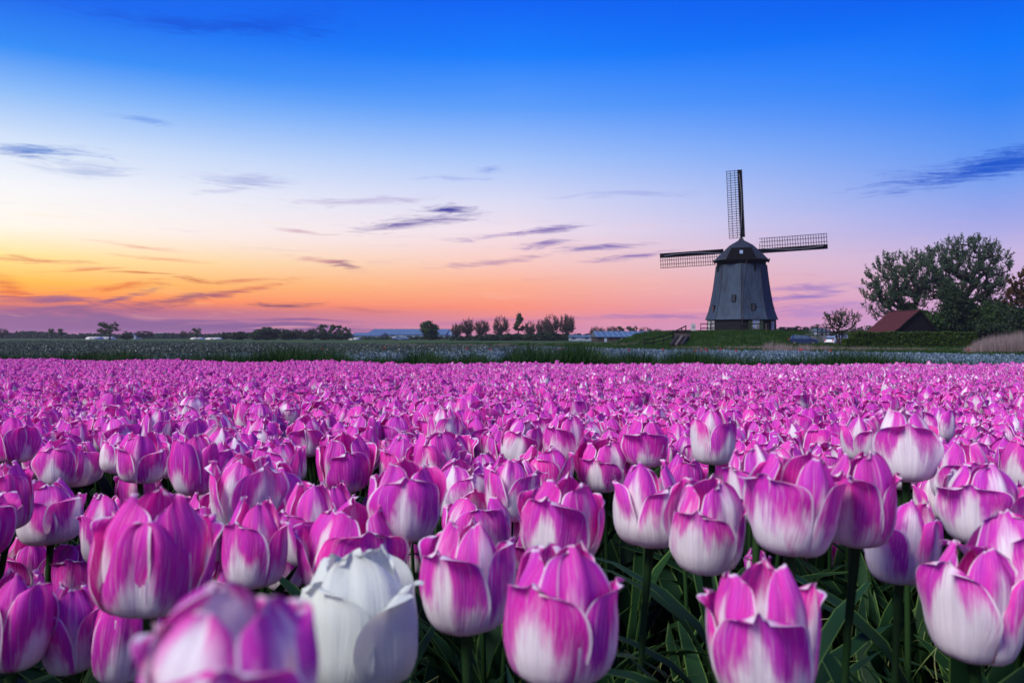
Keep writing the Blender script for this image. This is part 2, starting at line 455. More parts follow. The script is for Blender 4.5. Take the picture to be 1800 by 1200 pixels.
M['greypaint'] = rough_mat('grey_paint', (.30, .32, .34), (.2, .22, .24), 3, .6)
M['green_paint'] = rough_mat('green_paint', (.05, .09, .05), (.03, .06, .03), 3, .5)
M['wood_grey'] = rough_mat('weathered_wood', (.10, .085, .08), (.045, .038, .036), 5, .85, .5, (1, 1, 4))
M['fence'] = rough_mat('fence_wood', (.016, .014, .013), (.009, .008, .008), 6, .85)
M['concrete'] = rough_mat('concrete', (.26, .27, .28), (.18, .18, .19), 3, .85)
M['roof_sheet'] = rough_mat('steel_roof', (.06, .11, .16), (.045, .08, .12), .4, .45, spec=.5, stretch=(3, .2, 1))
M['wall_sheet'] = rough_mat('sheet_wall', (.20, .30, .38), (.14, .22, .29), .5, .5, stretch=(3, 3, .1))
M['wall_pale'] = rough_mat('pale_wall', (.30, .36, .44), (.22, .28, .35), .6, .6)
M['grass_wall'] = rough_mat('brick_red', (.18, .08, .06), (.12, .05, .04), 2, .8)
M['tile'] = rough_mat('roof_tile', (.070, .010, .009), (.030, .005, .006), 3.5, .75, .4)
M['tarmac'] = rough_mat('tarmac', (.06, .06, .065), (.045, .045, .05), 3, .85)
M['rubber'] = rough_mat('rubber', (.012, .012, .013), (.01, .01, .01), 6, .8)
M['soil'] = rough_mat('soil', (.03, .022, .016), (.015, .012, .01), 14, .95, .8)
def simple(name, col, rough=.3, metal=0.0, spec=.5, coat=0.0):
    m, t, out = new_mat(name)
    b = t.n('ShaderNodeBsdfPrincipled'); b.inputs['Base Color'].default_value = (*col, 1)
    tc = t.n('ShaderNodeTexCoord'); n = t.noise(tc.outputs['Object'], 3, 3)
    t.put(b.inputs['Roughness'], t.mr(n, .3, .7, rough * .85, rough * 1.15))
    b.inputs['Metallic'].default_value = metal
    b.inputs['Specular IOR Level'].default_value = spec; b.inputs['Coat Weight'].default_value = coat
    t.link(b.outputs[0], out.inputs[0]); return m
M['glass'] = simple('window_glass', (.02, .03, .04), .12, 0, .35)
M['glass_blue'] = simple('painted_sky_pane', (.28, .45, .62), .12, .35, .9)  # pale blue base colour paints the reflected sky into the pane
M['car_glass'] = simple('car_glass', (.05, .08, .12), .12, .1, .8)
M['dark'] = simple('dark_opening', (.006, .006, .007), .7)
M['car_blue'] = simple('car_paint_blue', (.012, .03, .10), .25, .3, .5, 1.0)
M['car_white'] = simple('car_paint_white', (.72, .74, .78), .3, 0, .5, 1.0)
M['chrome'] = simple('hub_metal', (.45, .46, .48), .3, .9)
M['taillight'] = simple('tail_lamp', (.45, .02, .02), .2, 0, .6)
M['headlight'] = simple('head_lamp', (.6, .63, .66), .15, .2, .7)
M['car_silver'] = simple('car_paint_silver', (.42, .44, .47), .3, .5, .5, 1.0)
# ------------------------------------------------------------------ ground: one sheet to the horizon
def axis(pts):
    out = []
    for a, b, st in pts: out += list(np.arange(a, b, st))
    return np.array(sorted(set(np.round(out, 3))))
gx = axis([(-4000, -400, 300), (-400, -80, 40), (-80, -20, 4), (-20, 12, .7), (12, 52, 1.0), (52, 90, 4), (90, 400, 40), (400, 4001, 300)])
gy = axis([(-60, -2, 8), (-2, 30, .5), (30, 100, 1.2), (100, 160, 2.5), (160, 400, 20), (400, 7001, 300)])
X, Y = np.meshgrid(gx, gy)
Z = ground_z(X, Y)
nx, ny = len(gx), len(gy)
idx = np.arange(nx * ny).reshape(ny, nx)
q = np.stack([idx[:-1, :-1], idx[:-1, 1:], idx[1:, 1:], idx[1:, :-1]], -1).reshape(-1, 4)
soilm = 1 - ss(Y - edge_y(X), -.6, .8)
cropm = ss(Y - edge_y(X), 1.5, 3.5) * (1 - ss(Y - crop_y(X), -1.5, .5))
roadm = ss(X, 38, 39) * (1 - ss(X, 46, 47)) * ss(Y, 90, 92) * (1 - ss(Y, 122, 125))
zone = np.stack([soilm, cropm, roadm, np.ones_like(X)], -1).astype(np.float32)
mg, t, out = new_mat('ground')
att = t.n('ShaderNodeAttribute', attribute_type='GEOMETRY', attribute_name='zone')
zs = t.n('ShaderNodeSeparateColor'); t.link(att.outputs['Color'], zs.inputs[0])
tcg = t.n('ShaderNodeTexCoord')
n1 = t.noise(tcg.outputs['Object'], .9, 5, .65); n2 = t.noise(tcg.outputs['Object'], .045, 3, .6); n3 = t.noise(tcg.outputs['Object'], 7, 4, .6)
gcol = t.mix(t.mr(n2, .35, .65), (.014, .045, .006, 1), (.034, .068, .012, 1))
gcol = t.mix(t.mr(n1, .35, .7, 0, .6), gcol, (.016, .036, .008, 1))
ccol = t.mix(t.mr(n3, .35, .65), (.03, .045, .05, 1), (.07, .10, .12, 1))
ccol = t.mix(t.mr(n2, .4, .65, 0, .7), ccol, (.03, .048, .032, 1))
cc = t.mix(zs.outputs[1], gcol, ccol)
cc = t.mix(zs.outputs[2], cc, t.mix(t.mr(n1, .4, .6), (.07, .07, .075, 1), (.10, .10, .10, 1)))
cc = t.mix(zs.outputs[0], cc, t.mix(t.mr(n3, .35, .65), (.022, .017, .012, 1), (.012, .010, .008, 1)))
b = t.n('ShaderNodeBsdfPrincipled'); t.put(b.inputs['Base Color'], cc); b.inputs['Roughness'].default_value = .95
b.inputs['Specular IOR Level'].default_value = .15
bp = t.n('ShaderNodeBump'); bp.inputs['Strength'].default_value = .7; bp.inputs['Distance'].default_value = .06
t.put(bp.inputs['Height'], n3); t.put(b.inputs['Normal'], bp.outputs[0]); t.link(b.outputs[0], out.inputs[0])
g = mesh_np('ground', np.stack([X, Y, Z], -1).reshape(-1, 3), q, mg, attrs={'zone': ('FLOAT_COLOR', 'POINT', zone.reshape(-1, 4))})
tag(g, kind='structure')

# ------------------------------------------------------------------ scattering of stuff (one object, geometry nodes)
def scatter(name, label, pts, variants, rotz, scale, vidx, tilt=None, pink=None, mat_hint=None):
    n = len(pts)
    me = bpy.data.meshes.new(name)
    me.vertices.add(n); me.vertices.foreach_set('co', np.asarray(pts, np.float32).ravel())
    rot = np.zeros((n, 3), np.float32); rot[:, 2] = rotz
    if tilt is not None: rot[:, 0] = tilt[:, 0]; rot[:, 1] = tilt[:, 1]
    sc = np.asarray(scale, np.float32)
    if sc.ndim == 1: sc = np.repeat(sc[:, None], 3, 1)
    for k, typ, arr in (('rot', 'FLOAT_VECTOR', rot), ('scl', 'FLOAT_VECTOR', sc), ('vidx', 'INT', np.asarray(vidx, np.int32)),
                        ('pinkness', 'FLOAT', np.asarray(pink if pink is not None else np.zeros(n), np.float32))):
        a = me.attributes.new(k, typ, 'POINT'); a.data.foreach_set('vector' if typ == 'FLOAT_VECTOR' else 'value', arr.ravel())
    me.update()
    o = link(bpy.data.objects.new(name, me)); tag(o, label, kind='stuff')
    c = bpy.data.collections.new(name + '_kinds')
    for i, v in enumerate(variants):
        v.name = f'{name}_{i:02d}'; c.objects.link(v)
    ng = bpy.data.node_groups.new(name, 'GeometryNodeTree')
    ng.interface.new_socket('Geometry', in_out='INPUT', socket_type='NodeSocketGeometry')
    ng.interface.new_socket('Geometry', in_out='OUTPUT', socket_type='NodeSocketGeometry')
    N = ng.nodes.new; L = ng.links.new
    gi, go = N('NodeGroupInput'), N('NodeGroupOutput')
    mp = N('GeometryNodeMeshToPoints'); iop = N('GeometryNodeInstanceOnPoints'); ci = N('GeometryNodeCollectionInfo')
    ci.inputs['Collection'].default_value = c
    ci.inputs['Separate Children'].default_value = True; ci.inputs['Reset Children'].default_value = True
    def attr(k, typ):
        a = N('GeometryNodeInputNamedAttribute'); a.data_type = typ; a.inputs['Name'].default_value = k
        return a.outputs['Attribute']
    L(gi.outputs[0], mp.inputs['Mesh']); L(mp.outputs[0], iop.inputs['Points'])
    L(ci.outputs[0], iop.inputs['Instance']); iop.inputs['Pick Instance'].default_value = True
    L(attr('vidx', 'INT'), iop.inputs['Instance Index'])
    e2r = N('FunctionNodeEulerToRotation'); L(attr('rot', 'FLOAT_VECTOR'), e2r.inputs[0])
    L(e2r.outputs[0], iop.inputs['Rotation']); L(attr('scl', 'FLOAT_VECTOR'), iop.inputs['Scale'])
    L(iop.outputs[0], go.inputs[0])
    md = o.modifiers.new('scatter', 'NODES'); md.node_group = ng
    return o

def blades(seed, n, h, spread, wd, mat, bend=.35, seg=3, hvar=.35):
    """a tuft of n curved grass blades, each a tapering strip"""
    r = np.random.default_rng(seed); V = []; Fc = []; UV = []
    for k in range(n):
        a = r.uniform(0, 2 * math.pi); rr = spread * math.sqrt(r.uniform()); bx, by = rr * math.cos(a), rr * math.sin(a)
        hh = h * r.uniform(1 - hvar, 1 + hvar * .4); la = r.uniform(0, 2 * math.pi); bd = bend * r.uniform(.2, 1.3) * hh
        wa = la + math.pi / 2 + r.uniform(-.5, .5); b0 = len(V)
        for i in range(seg + 1):
            t_ = i / seg; cx = bx + math.cos(la) * bd * t_ ** 2; cy = by + math.sin(la) * bd * t_ ** 2; cz = hh * t_ * (1 - .25 * t_ * bend)
            ww = wd * (1 - t_ ** 1.6) / 2 + wd * .04
            V += [(cx - math.cos(wa) * ww, cy - math.sin(wa) * ww, cz), (cx + math.cos(wa) * ww, cy + math.sin(wa) * ww, cz)]
            UV += [(0, t_), (1, t_)]
        Fc += [(b0 + 2 * i, b0 + 2 * i + 1, b0 + 2 * i + 3, b0 + 2 * i + 2) for i in range(seg)]
    return mesh_np('tuft', V, np.array(Fc), mat, uv=UV, link_it=False)

# ------------------------------------------------------------------ windmill
mill = empty('windmill', (32.24, 112, 1.8), math.radians(-16.07))
tag(mill, 'tall thatched octagonal windmill standing on the green mound, sails at rest', 'windmill')
KX, KZ = .0768, .08
def octa(R, z): return [(R * math.sin(math.pi + i * math.pi / 4), R * math.cos(math.pi + i * math.pi / 4), z) for i in range(8)]
def loft(mb, rings, mi=0, cap=True):
    b = len(mb.v); n = len(rings[0])
    for r_ in rings: mb.v += r_
    for k in range(len(rings) - 1):
        for i in range(n):
            mb.f.append((b + k * n + i, b + k * n + (i + 1) % n, b + (k + 1) * n + (i + 1) % n, b + (k + 1) * n + i)); mb.m.append(mi)
    if cap:
        mb.f.append(tuple(b + i for i in range(n))[::-1]); mb.m.append(mi)
        mb.f.append(tuple(b + (len(rings) - 1) * n + i for i in range(n))); mb.m.append(mi)
zz = np.array([1.88, 2.35, 3.28, 4.2, 5.28, 6.3, 7.3, 8.4, 9.52]); RR = np.array([64.5, 61.8, 57.6, 54.6, 52.0, 49.8, 48.0, 46.2, 44.6]) * KX
body_r = lambda z: float(np.interp(z, zz, RR))
mb = MB(); loft(mb, [octa(RR[0] - .22, 1.9)] + [octa(r_, z) for r_, z in zip(RR, zz)]); mb.build('thatched_body', M['thatch'], mill)
mb = MB(); loft(mb, [octa(4.72, -1.2), octa(4.62, 1.9)]); mb.build('base_wall', M['tar'], mill)
mb = MB(); loft(mb, [octa(4.85, -1.2), octa(4.82, .16)]); mb.build('plinth', M['concrete'], mill)
mb = MB(); loft(mb, [octa(3.34, 9.5), octa(3.30, 10.25)]); mb.build('curb_ring', M['blackwood'], mill)
# horizontal tarred boards of the base, face by face
for fc in range(8):
    a0 = math.pi + fc * math.pi / 4; a1 = a0 + math.pi / 4
    for k in range(7):
        z0 = .17 + k * .247; mbb = MB()
        R0 = 4.72 - .10 * (z0 + 1.2) / 3.1
        p = Vector((R0 * math.sin(a0), R0 * math.cos(a0), 0)); q_ = Vector((R0 * math.sin(a1), R0 * math.cos(a1), 0))
        n_ = ((p + q_) / 2).normalized() * .02
        mbb.beam(p + n_ + Vector((0, 0, z0 + .115)), q_ + n_ + Vector((0, 0, z0 + .115)), .05, .232)
        mbb.build('board', M['tar'], mill)
# hip ridges down the corners of the thatch
for i in range(8):
    mbb = MB(); a = math.pi + i * math.pi / 4
    for k in range(len(zz) - 1):
        mbb.beam((RR[k] * math.sin(a), RR[k] * math.cos(a), zz[k]), (RR[k + 1] * math.sin(a), RR[k + 1] * math.cos(a), zz[k + 1]), .10, .05)
    mbb.build('hip_ridge', M['thatch_dark'], mill)
# cap: boat-shaped thatched hood, rear board wall towards the camera
def capsec(y, hw, top, topw, eave=10.12):
    return [(-hw, y, eave), (-hw * .80, y, eave + (top - eave) * .30), (-hw * .42, y, eave + (top - eave) * .76), (-topw, y, top), (topw, y, top),
            (hw * .42, y, eave + (top - eave) * .76), (hw * .80, y, eave + (top - eave) * .30), (hw, y, eave)]
mb = MB(); loft(mb, [capsec(-3.35, 2.05, 11.72, 1.35, 10.15), capsec(-2.6, 3.15, 12.05, .95), capsec(-1.4, 3.68, 12.7, .5), capsec(-.2, 3.75, 13.08, .32), capsec(1.8, 3.7, 13.1, .3), capsec(3.4, 3.1, 12.9, .3)])
capo = mb.build('cap', M['thatch_dark'], mill)
mb = MB(); mb.add([(-2.0, -3.42, 10.16), (2.0, -3.42, 10.16), (1.32, -3.42, 11.68), (-1.32, -3.42, 11.68), (-2.0, -3.3, 10.16), (2.0, -3.3, 10.16), (1.32, -3.3, 11.68), (-1.32, -3.3, 11.68)],
       [(0, 1, 2, 3), (5, 4, 7, 6), (1, 0, 4, 5), (3, 2, 6, 7), (0, 3, 7, 4), (2, 1, 5, 6)]); bw = mb.build('rear_board_wall', M['blackwood'], capo)
MB().box((0, -3.45, 11.1), (.42, .05, .46)).build('rear_window', M['glass_blue'], capo)
MB().tube((0, -.3, 13.05), (0, .2, 13.3), .36, .12, 10).build('finial_cover', M['canvas'], capo)
mb = MB()
for s_ in (-1, 1): mb.beam((s_ * 3.72, -2.2, 10.14), (s_ * 3.72, 2.4, 10.14), .14, .16)
mb.beam((-2.1, -3.46, 10.12), (2.1, -3.46, 10.12), .08, .18); mb.build('eave_board', M['blackwood'], capo)
def on_body(face_ang, z):      # centre of a face pointing face_ang (0 = towards the camera's vertex)
    ap = body_r(z) * math.cos(math.pi / 8); a = math.pi + face_ang
    return Vector((ap * math.sin(a), ap * math.cos(a), z)), a
# small dark hatches in the thatch: (angle index, sideways offset, z, w, h)
for (fa, off, z, w_, h_) in ((22.5, -.55, 4.75, .42, .82), (-22.5, .0, 3.55, .42, .82), (67.5, -.3, 3.4, .42, .86)):
    c_, a = on_body(math.radians(fa), z); tv = Vector((math.cos(a), -math.sin(a), 0)); nv = Vector((math.sin(a), math.cos(a), 0))
    c_ = c_ + tv * off
    hm = MB(); hm.box(c_ - nv * .05, (w_ + .16, .40, h_ + .16), rz=-a); ho = hm.build('hatch_frame', M['blackwood'], mill)
    MB().box(c_ + nv * .17, (w_, .03, h_), rz=-a).build('pane', M['glass'], ho)
# dark slot hanging from the curb
for (fa, off, z, w_, h_) in ((-22.5, -.55, 9.05, .16, .95), (67.5, .25, 9.0, .16, .7)):
    c_, a = on_body(math.radians(fa), z); tv = Vector((math.cos(a), -math.sin(a), 0))
    MB().box(c_ + tv * off, (w_, .30, h_), rz=-a).build('hoist_slot', M['blackwood'], mill)
def base_open(fa, off, z, w_, h_, frame, pane, bars=2, name='window'):
    ap = 4.66 * math.cos(math.pi / 8); a = math.pi + math.radians(fa)
    tv = Vector((math.cos(a), -math.sin(a), 0)); nv = Vector((math.sin(a), math.cos(a), 0))
    c_ = nv * (ap + .06) + tv * off + Vector((0, 0, z))
    fr = MB()
    for s_ in (-1, 1):
        fr.box(c_ + tv * s_ * (w_ / 2 + .04), (.09, .16, h_ + .18), rz=-a); fr.box(c_ + Vector((0, 0, s_ * (h_ / 2 + .04))), (w_, .16, .09), rz=-a)
    fo = fr.build(name, frame, mill)
    MB().box(c_ - nv * .01, (w_, .05, h_), rz=-a).build('pane', pane, fo)
    mbar = MB()
    for k in range(1, bars + 1): mbar.box(c_ + nv * .035 + Vector((0, 0, -h_ / 2 + h_ * k / (bars + 1))), (w_, .04, .05), rz=-a)
    mbar.box(c_ + nv * .038, (.05, .04, h_), rz=-a); mbar.build('glazing_bar', frame, fo)
base_open(-22.5, 0.0 - .25, 1.18, .88, 1.1, M['greypaint'], M['glass_blue'], 3)
base_open(-22.5, -.98, 1.15, .34, 1.1, M['green_paint'], M['green_paint'], 1, 'shutter')
base_open(-22.5, .5, 1.15, .34, 1.1, M['green_paint'], M['green_paint'], 1, 'shutter')
base_open(67.5, .75, .95, .62, 1.45, M['white'], M['white'], 2, 'door')
base_open(67.5, -.75, .95, .62, 1.35, M['white'], M['glass'], 2)
base_open(-67.5, -.3, .85, 1.0, 1.5, M['greypaint'], M['glass_blue'], 3)
# windshaft and four sails on the far side
HUB = Vector((.1, 4.45, 12.0)); al = math.radians(2.4)
MB().tube((.1, 1.5, 11.6), HUB + Vector((0, .35, .03)), .30, .30, 12).build('windshaft', M['blackwood'], mill)
MB().box(HUB, (.62, .62, .62), 0).build('poll_end', M['blackwood'], mill)
for k, (ln, r0) in enumerate(((11.85, 2.0), (11.85, 2.6), (11.4, 2.2), (11.7, 2.5))):
    an = al + k * math.pi / 2           # 0 up, then anticlockwise as the camera sees it
    d = Vector((-math.sin(an), 0, math.cos(an))); c_ = Vector((-math.cos(an), 0, -math.sin(an)))
    so = MB()
    h2 = HUB + Vector((0, .18 if k % 2 else -.18, 0))
    so.beam(h2, h2 + d * ln, .34, .30, up=(0, 1, 0)); sail = so.build('sail', M['blackwood'], mill)
    wb = MB(); wb.add([h2 + d * r0 - c_ * .16 + Vector((0, -.06, 0)), h2 + d * r0 - c_ * .52 + Vector((0, -.22, 0)), h2 + d * ln - c_ * .50 + Vector((0, -.12, 0)), h2 + d * ln - c_ * .16 + Vector((0, -.04, 0)),
                       h2 + d * r0 - c_ * .16 + Vector((0, -.02, 0)), h2 + d * r0 - c_ * .52 + Vector((0, -.18, 0)), h2 + d * ln - c_ * .50 + Vector((0, -.08, 0)), h2 + d * ln - c_ * .16 + Vector((0, 0, 0))],
                      [(0, 1, 2, 3), (7, 6, 5, 4), (0, 4, 5, 1), (2, 6, 7, 3), (1, 5, 6, 2), (0, 3, 7, 4)]); wb.build('wind_board', M['blackwood'], sail)
    nb = 29 if k != 3 else 27
    twist = lambda r: .32 * (1 - (r - r0) / (ln - r0))
    for i in range(nb):
        r_ = r0 + (ln - .08 - r0) * i / (nb - 1)
        w_ = 1.72 if not (k == 3 and i < 1) else 1.0
        MB().beam(h2 + d * r_ + c_ * .1, h2 + d * r_ + c_ * w_ + Vector((0, twist(r_), 0)), .075, .06, up=(0, 1, 0)).build('lattice_bar', M['blackwood'], sail)
    for f_ in (.32, .68, .985):
        a_, b_ = h2 + d * (r0 - .05) + c_ * 1.72 * f_ + Vector((0, .32 * f_ - .05, 0)), h2 + d * ln + c_ * 1.72 * f_ + Vector((0, -.05, 0))
        MB().beam(a_, b_, .075, .05, up=(0, 1, 0)).build('hem_lath', M['blackwood'], sail)
    fc = MB(); pts_ = []
    for i in range(15):
        t_ = i / 14; r_ = r0 + .3 + (ln - r0 - .9) * t_
        pts_.append(h2 + d * r_ + c_ * (.16 - .42 * math.sin(t_ * 2.6)) + Vector((0, -.24, 0)))
    for a_, b_ in zip(pts_, pts_[1:]): fc.tube(a_, b_, .085, .085, 6)
    fc.build('furled_sailcloth', M['canvas'], sail)
# chain hanging from the cap to the ground
ch = MB(); prev = Vector((.72, -3.45, 10.1))
for i in range(1, 13):
    t_ = i / 12; z = 10.1 - 8.9 * t_
    R_ = body_r(max(z, 1.9)) * .985 + .06
    cur = Vector((.62 - .45 * math.sin(t_ * 2.2) + (.0 if i < 12 else -.2), -(R_ * math.cos(math.radians(3))) - .02, z)); ch.tube(prev, cur, .022, .022, 5); prev = cur
ch.build('brake_rope', M['wood_grey'], mill)

# ------------------------------------------------------------------ barn
bx0, bx1, bxa, by0, by1 = 47.3, 53.1, 51.2, 100.0, 108.0
bz = gz(48, 100)
barn = empty('barn', (50, 104, 0)); tag(barn, 'black wooden barn with a red tiled catslide roof behind the clipped hedge', 'barn')
def bl(p): return (p[0] - 50, p[1] - 104, p[2])
prof = [(46.2, .95), (47.3, 1.5), (48.6, 2.35), (49.6, 3.3), (51.2, 4.6)]     # concave left slope
rprof = [(51.2, 4.6), (53.25, 2.05)]
mb = MB()
gab = [(46.6, .0)] + [(x, z - .12) for x, z in prof if x > 46.5] + [(53.1, 2.1), (53.1, 0)]
n = len(gab)
mb.add([bl((x, by0 + .15, z)) for x, z in gab] + [bl((x, by1 - .15, z)) for x, z in gab],
       [tuple(range(n)), tuple(range(2 * n - 1, n - 1, -1))] + [(i, n + i, n + (i + 1) % n, (i + 1) % n) for i in range(n)])
mb.build('wall', M['blackwood'], barn)
for i in range(22):
    x = 46.85 + i * .285; zt = float(np.interp(x, [p[0] for p in prof] + [53.25], [p[1] for p in prof] + [2.05])) - .16
    MB().box(bl((x, by0 + .12, zt / 2)), (.262, .05, zt)).build('board', M['blackwood'], barn)
MB().box(bl((52.0, by0 + .07, 1.0)), (.55, .05, .5)).build('window', M['glass'], barn)
rf = MB()
for pr in (prof, rprof):
    for (xa, za), (xb, zb) in zip(pr, pr[1:]):
        rf.beam(bl(((xa), (by0 + by1) / 2, za - .06)), bl(((xb), (by0 + by1) / 2, zb - .06)), by1 - by0 + .3, .06, up=(0, 0, 1))
roof = rf.build('roof', M['tile'], barn)
# courses of pantiles, rows that can be told apart
xs_, zs_ = [p[0] for p in prof], [p[1] for p in prof]
L_ = [0]
for i in range(len(prof) - 1): L_.append(L_[-1] + math.hypot(xs_[i + 1] - xs_[i], zs_[i + 1] - zs_[i]))
ncol, nrow = 24, 12
tile_me = None
for r_ in range(nrow):
    s0 = L_[-1] * r_ / nrow; s1 = s0 + L_[-1] / nrow * 1.12
    xa, za = np.interp(s0, L_, xs_), np.interp(s0, L_, zs_); xb, zb = np.interp(min(s1, L_[-1]), L_, xs_), np.interp(min(s1, L_[-1]), L_, zs_)
    for cI in range(ncol):
        y0 = by0 - .1 + (by1 - by0 + .2) * (cI + .5) / ncol
        if tile_me is None:
            tm = MB(); hw, hl = (by1 - by0 + .2) / ncol / 2, L_[-1] / nrow * .56
            vs = []
            for a_ in (-hl, hl):
                for b_, hgt in ((-hw, .0), (-hw * .4, .05), (hw * .3, .055), (hw, .015)): vs.append((a_, b_, hgt + (.03 if a_ < 0 else .0)))
            tm.add(vs, [(0, 1, 5, 4), (1, 2, 6, 5), (2, 3, 7, 6), (3, 2, 1, 0)])
            to = tm.build('tile', M['tile'], roof); tile_me = to.data
        else:
            to = bpy.data.objects.new('tile', tile_me); link(to, roof)
        to.location = bl(((xa + xb) / 2, y0, (za + zb) / 2 + .0)); to.location.z += random.uniform(-.008, .012)
        to.rotation_euler = (0, -math.atan2(zb - za, xb - xa), random.uniform(-.02, .02))
MB().tube(bl((51.2, by0 - .15, 4.62)), bl((51.2, by1 + .15, 4.62)), .12, .12, 8).build('ridge', M['tile'], roof)
mb = MB()
for (xa, za), (xb, zb) in list(zip(prof, prof[1:])) + list(zip(rprof, rprof[1:])):
    mb.beam(bl((xa, by0 - .14, za + .0)), bl((xb, by0 - .14, zb + .0)), .05, .2)
mb.build('barge_board', M['blackwood'], barn)

# ------------------------------------------------------------------ cars
def car(x, y, rz, s, paint, label, lit_roof=None):
    c_ = empty('parked_car', (x, y, gz(x, y)), rz); c_.scale = (s, s, s); tag(c_, label, 'car')
    # side profile, length along X, nose at +X
    low = [(-1.95, .32), (-2.0, .55), (-1.98, .88), (-1.75, 1.0)]
    prof_ = [(-1.98, .30), (-2.02, .6), (-1.96, .95), (1.0, .95), (1.55, .86), (1.9, .70), (2.0, .52), (1.95, .28)]
    V = []; hwid = .86
    secs = [(-hwid, .0), (-hwid + .06, .04), (hwid - .06, .04), (hwid, .0)]
    mb = MB(); n = len(prof_)
    rings = []
    for yy, up in ((-hwid, .0), (-hwid * .9, .03), (hwid * .9, .03), (hwid, .0)):
        k = .97 if abs(yy) == hwid else 1.0
        rings.append([(px_ * k, yy, pz + (up if pz > .5 else 0)) for px_, pz in prof_])
    loft(mb, rings); body = mb.build('body', paint, c_)
    cab = [(-1.9, .96), (-1.62, 1.40), (-1.1, 1.50), (.0, 1.48), (.45, 1.36), (1.12, .96)]
    mb = MB(); rings = []
    for yy, k, zs in ((-.80, 1.0, 0), (-.66, .97, 1), (.66, .97, 1), (.80, 1.0, 0)):
        rings.append([(px_ * (.96 if not zs else 1), yy if pz < 1.2 else yy * (.84 if not zs else .94), pz - (0 if zs else .03)) for px_, pz in cab])
    loft(mb, rings); mb.build('cabin', M['car_glass'], c_)
    mb = MB()   # roof panel and pillars proud of the glass
    mb.add([(-1.66, -.60, 1.43), (-1.1, -.62, 1.53), (.02, -.62, 1.51), (.42, -.58, 1.40), (-1.66, .60, 1.43), (-1.1, .62, 1.53), (.02, .62, 1.51), (.42, .58, 1.40)],
           [(0, 1, 5, 4), (1, 2, 6, 5), (2, 3, 7, 6)])
    mb.build('roof_panel', lit_roof or paint, c_, smooth=True)  # the optional roof colour paints light from above onto the panel
    for sy in (-1, 1):
        for (xa, za, xb, zb, w_) in ((-1.55, .96, -1.45, 1.44, .20), (-.35, .96, -.38, 1.48, .08), (1.06, .96, .42, 1.38, .07)):
            MB().beam((xa, sy * .80, za), (xb, sy * .63, zb), .05, w_, up=(1, 0, 0)).build('pillar', paint, c_)
        MB().box((.72, sy * .92, 1.0), (.14, .16, .12)).build('wing_mirror', paint, c_)
        MB().box((-2.0, sy * .66, .86), (.08, .26, .22)).build('tail_light', M['taillight'], c_)
        MB().box((1.86, sy * .62, .66), (.14, .30, .14)).build('headlight', M['headlight'], c_)
        for xw in (-1.28, 1.24):
            wh = MB().tube((xw, sy * .70, .31), (xw, sy * .885, .31), .31, .31, 18).build('wheel', M['rubber'], c_, smooth=False)
            MB().tube((xw, sy * .88, .31), (xw, sy * .90, .31), .19, .17, 12).build('rim', M['chrome'], wh)
    MB().box((-2.03, 0, .42), (.08, 1.5, .18)).build('bumper', M['blackwood'], c_)
    return c_
car(35.3, 96.5, math.radians(-14), .84, M['car_blue'], 'dark blue hatchback parked on the drive right of the windmill', M['car_silver'])  # silver roof: the bright top light is put into its colour
car(39.6, 97.5, math.radians(38), .72, M['car_white'], 'white car half hidden behind the small bare tree')
car(46.2, 110, math.radians(10), .9, M['car_silver'], 'silver car parked furthest back beside the barn')

# ------------------------------------------------------------------ fences, jetty boards, signs round the mound
def post(x, y, h, parent, w_=.12, name='post', mat=None, sink=.3):
    z = gz(x, y); o = MB().box((0, 0, (h - sink) / 2), (w_, w_, h + sink)).build(name, mat or M['fence'], parent); o.location = (x - parent.location.x, y - parent.location.y, z - parent.location.z); return z
def fence_run(label, P, h, rails, n, group=None, w_=.11):
    x0, y0 = P[0]; root = empty('post_and_rail_fence', (x0, y0, gz(x0, y0))); tag(root, label, 'fence', group)
    zp = []
    segs = []
    for (xa, ya), (xb, yb) in zip(P, P[1:]):
        for i in range(n + 1): segs.append((xa + (xb - xa) * i / n, ya + (yb - ya) * i / n))
    for x, y in segs: zp.append(post(x, y, h, root, w_))
    for (xa, ya, za), (xb, yb, zb) in zip([(*s, z) for s, z in zip(segs, zp)], [(*s, z) for s, z in zip(segs, zp)][1:]):
        for r_ in rails:
            a_ = Vector((xa, ya - .06, za + h * r_)) - root.location; b_ = Vector((xb, yb - .06, zb + h * r_)) - root.location
            if (b_ - a_).length > .1: MB().beam(a_, b_, .05, .12).build('rail', M['fence'], root)
    return root
fence_run('thin post and rail fence across the mound in front of the windmill base', [(24.4, 103), (33.2, 103)], 1.25, (.95, .5), 7, w_=.07)
fence_run('dark board fence on the mound between windmill and blue hatchback', [(35.6, 106), (39.2, 107)], .8, (.92, .55, .2), 3)
fence_run('dark rail fence climbing the bank left of the plank retaining wall', [(14.6, 88), (18.2, 90), (20.3, 93)], 1.1, (.92, .5), 3)
gt = empty('field_gate', (41.7, 108.5, gz(41.7, 108.5))); tag(gt, 'dark slatted field gate right of the board fence by the bare tree', 'gate')
for i in range(5): MB().box((.75, 0, .2 + i * .24), (1.7, .05, .15)).build('slat', M['fence'], gt)
for x in (-.12, .5, 1.05, 1.62): MB().box((x, -.06, .65), (.12, .08, 1.4)).build('upright', M['fence'], gt)
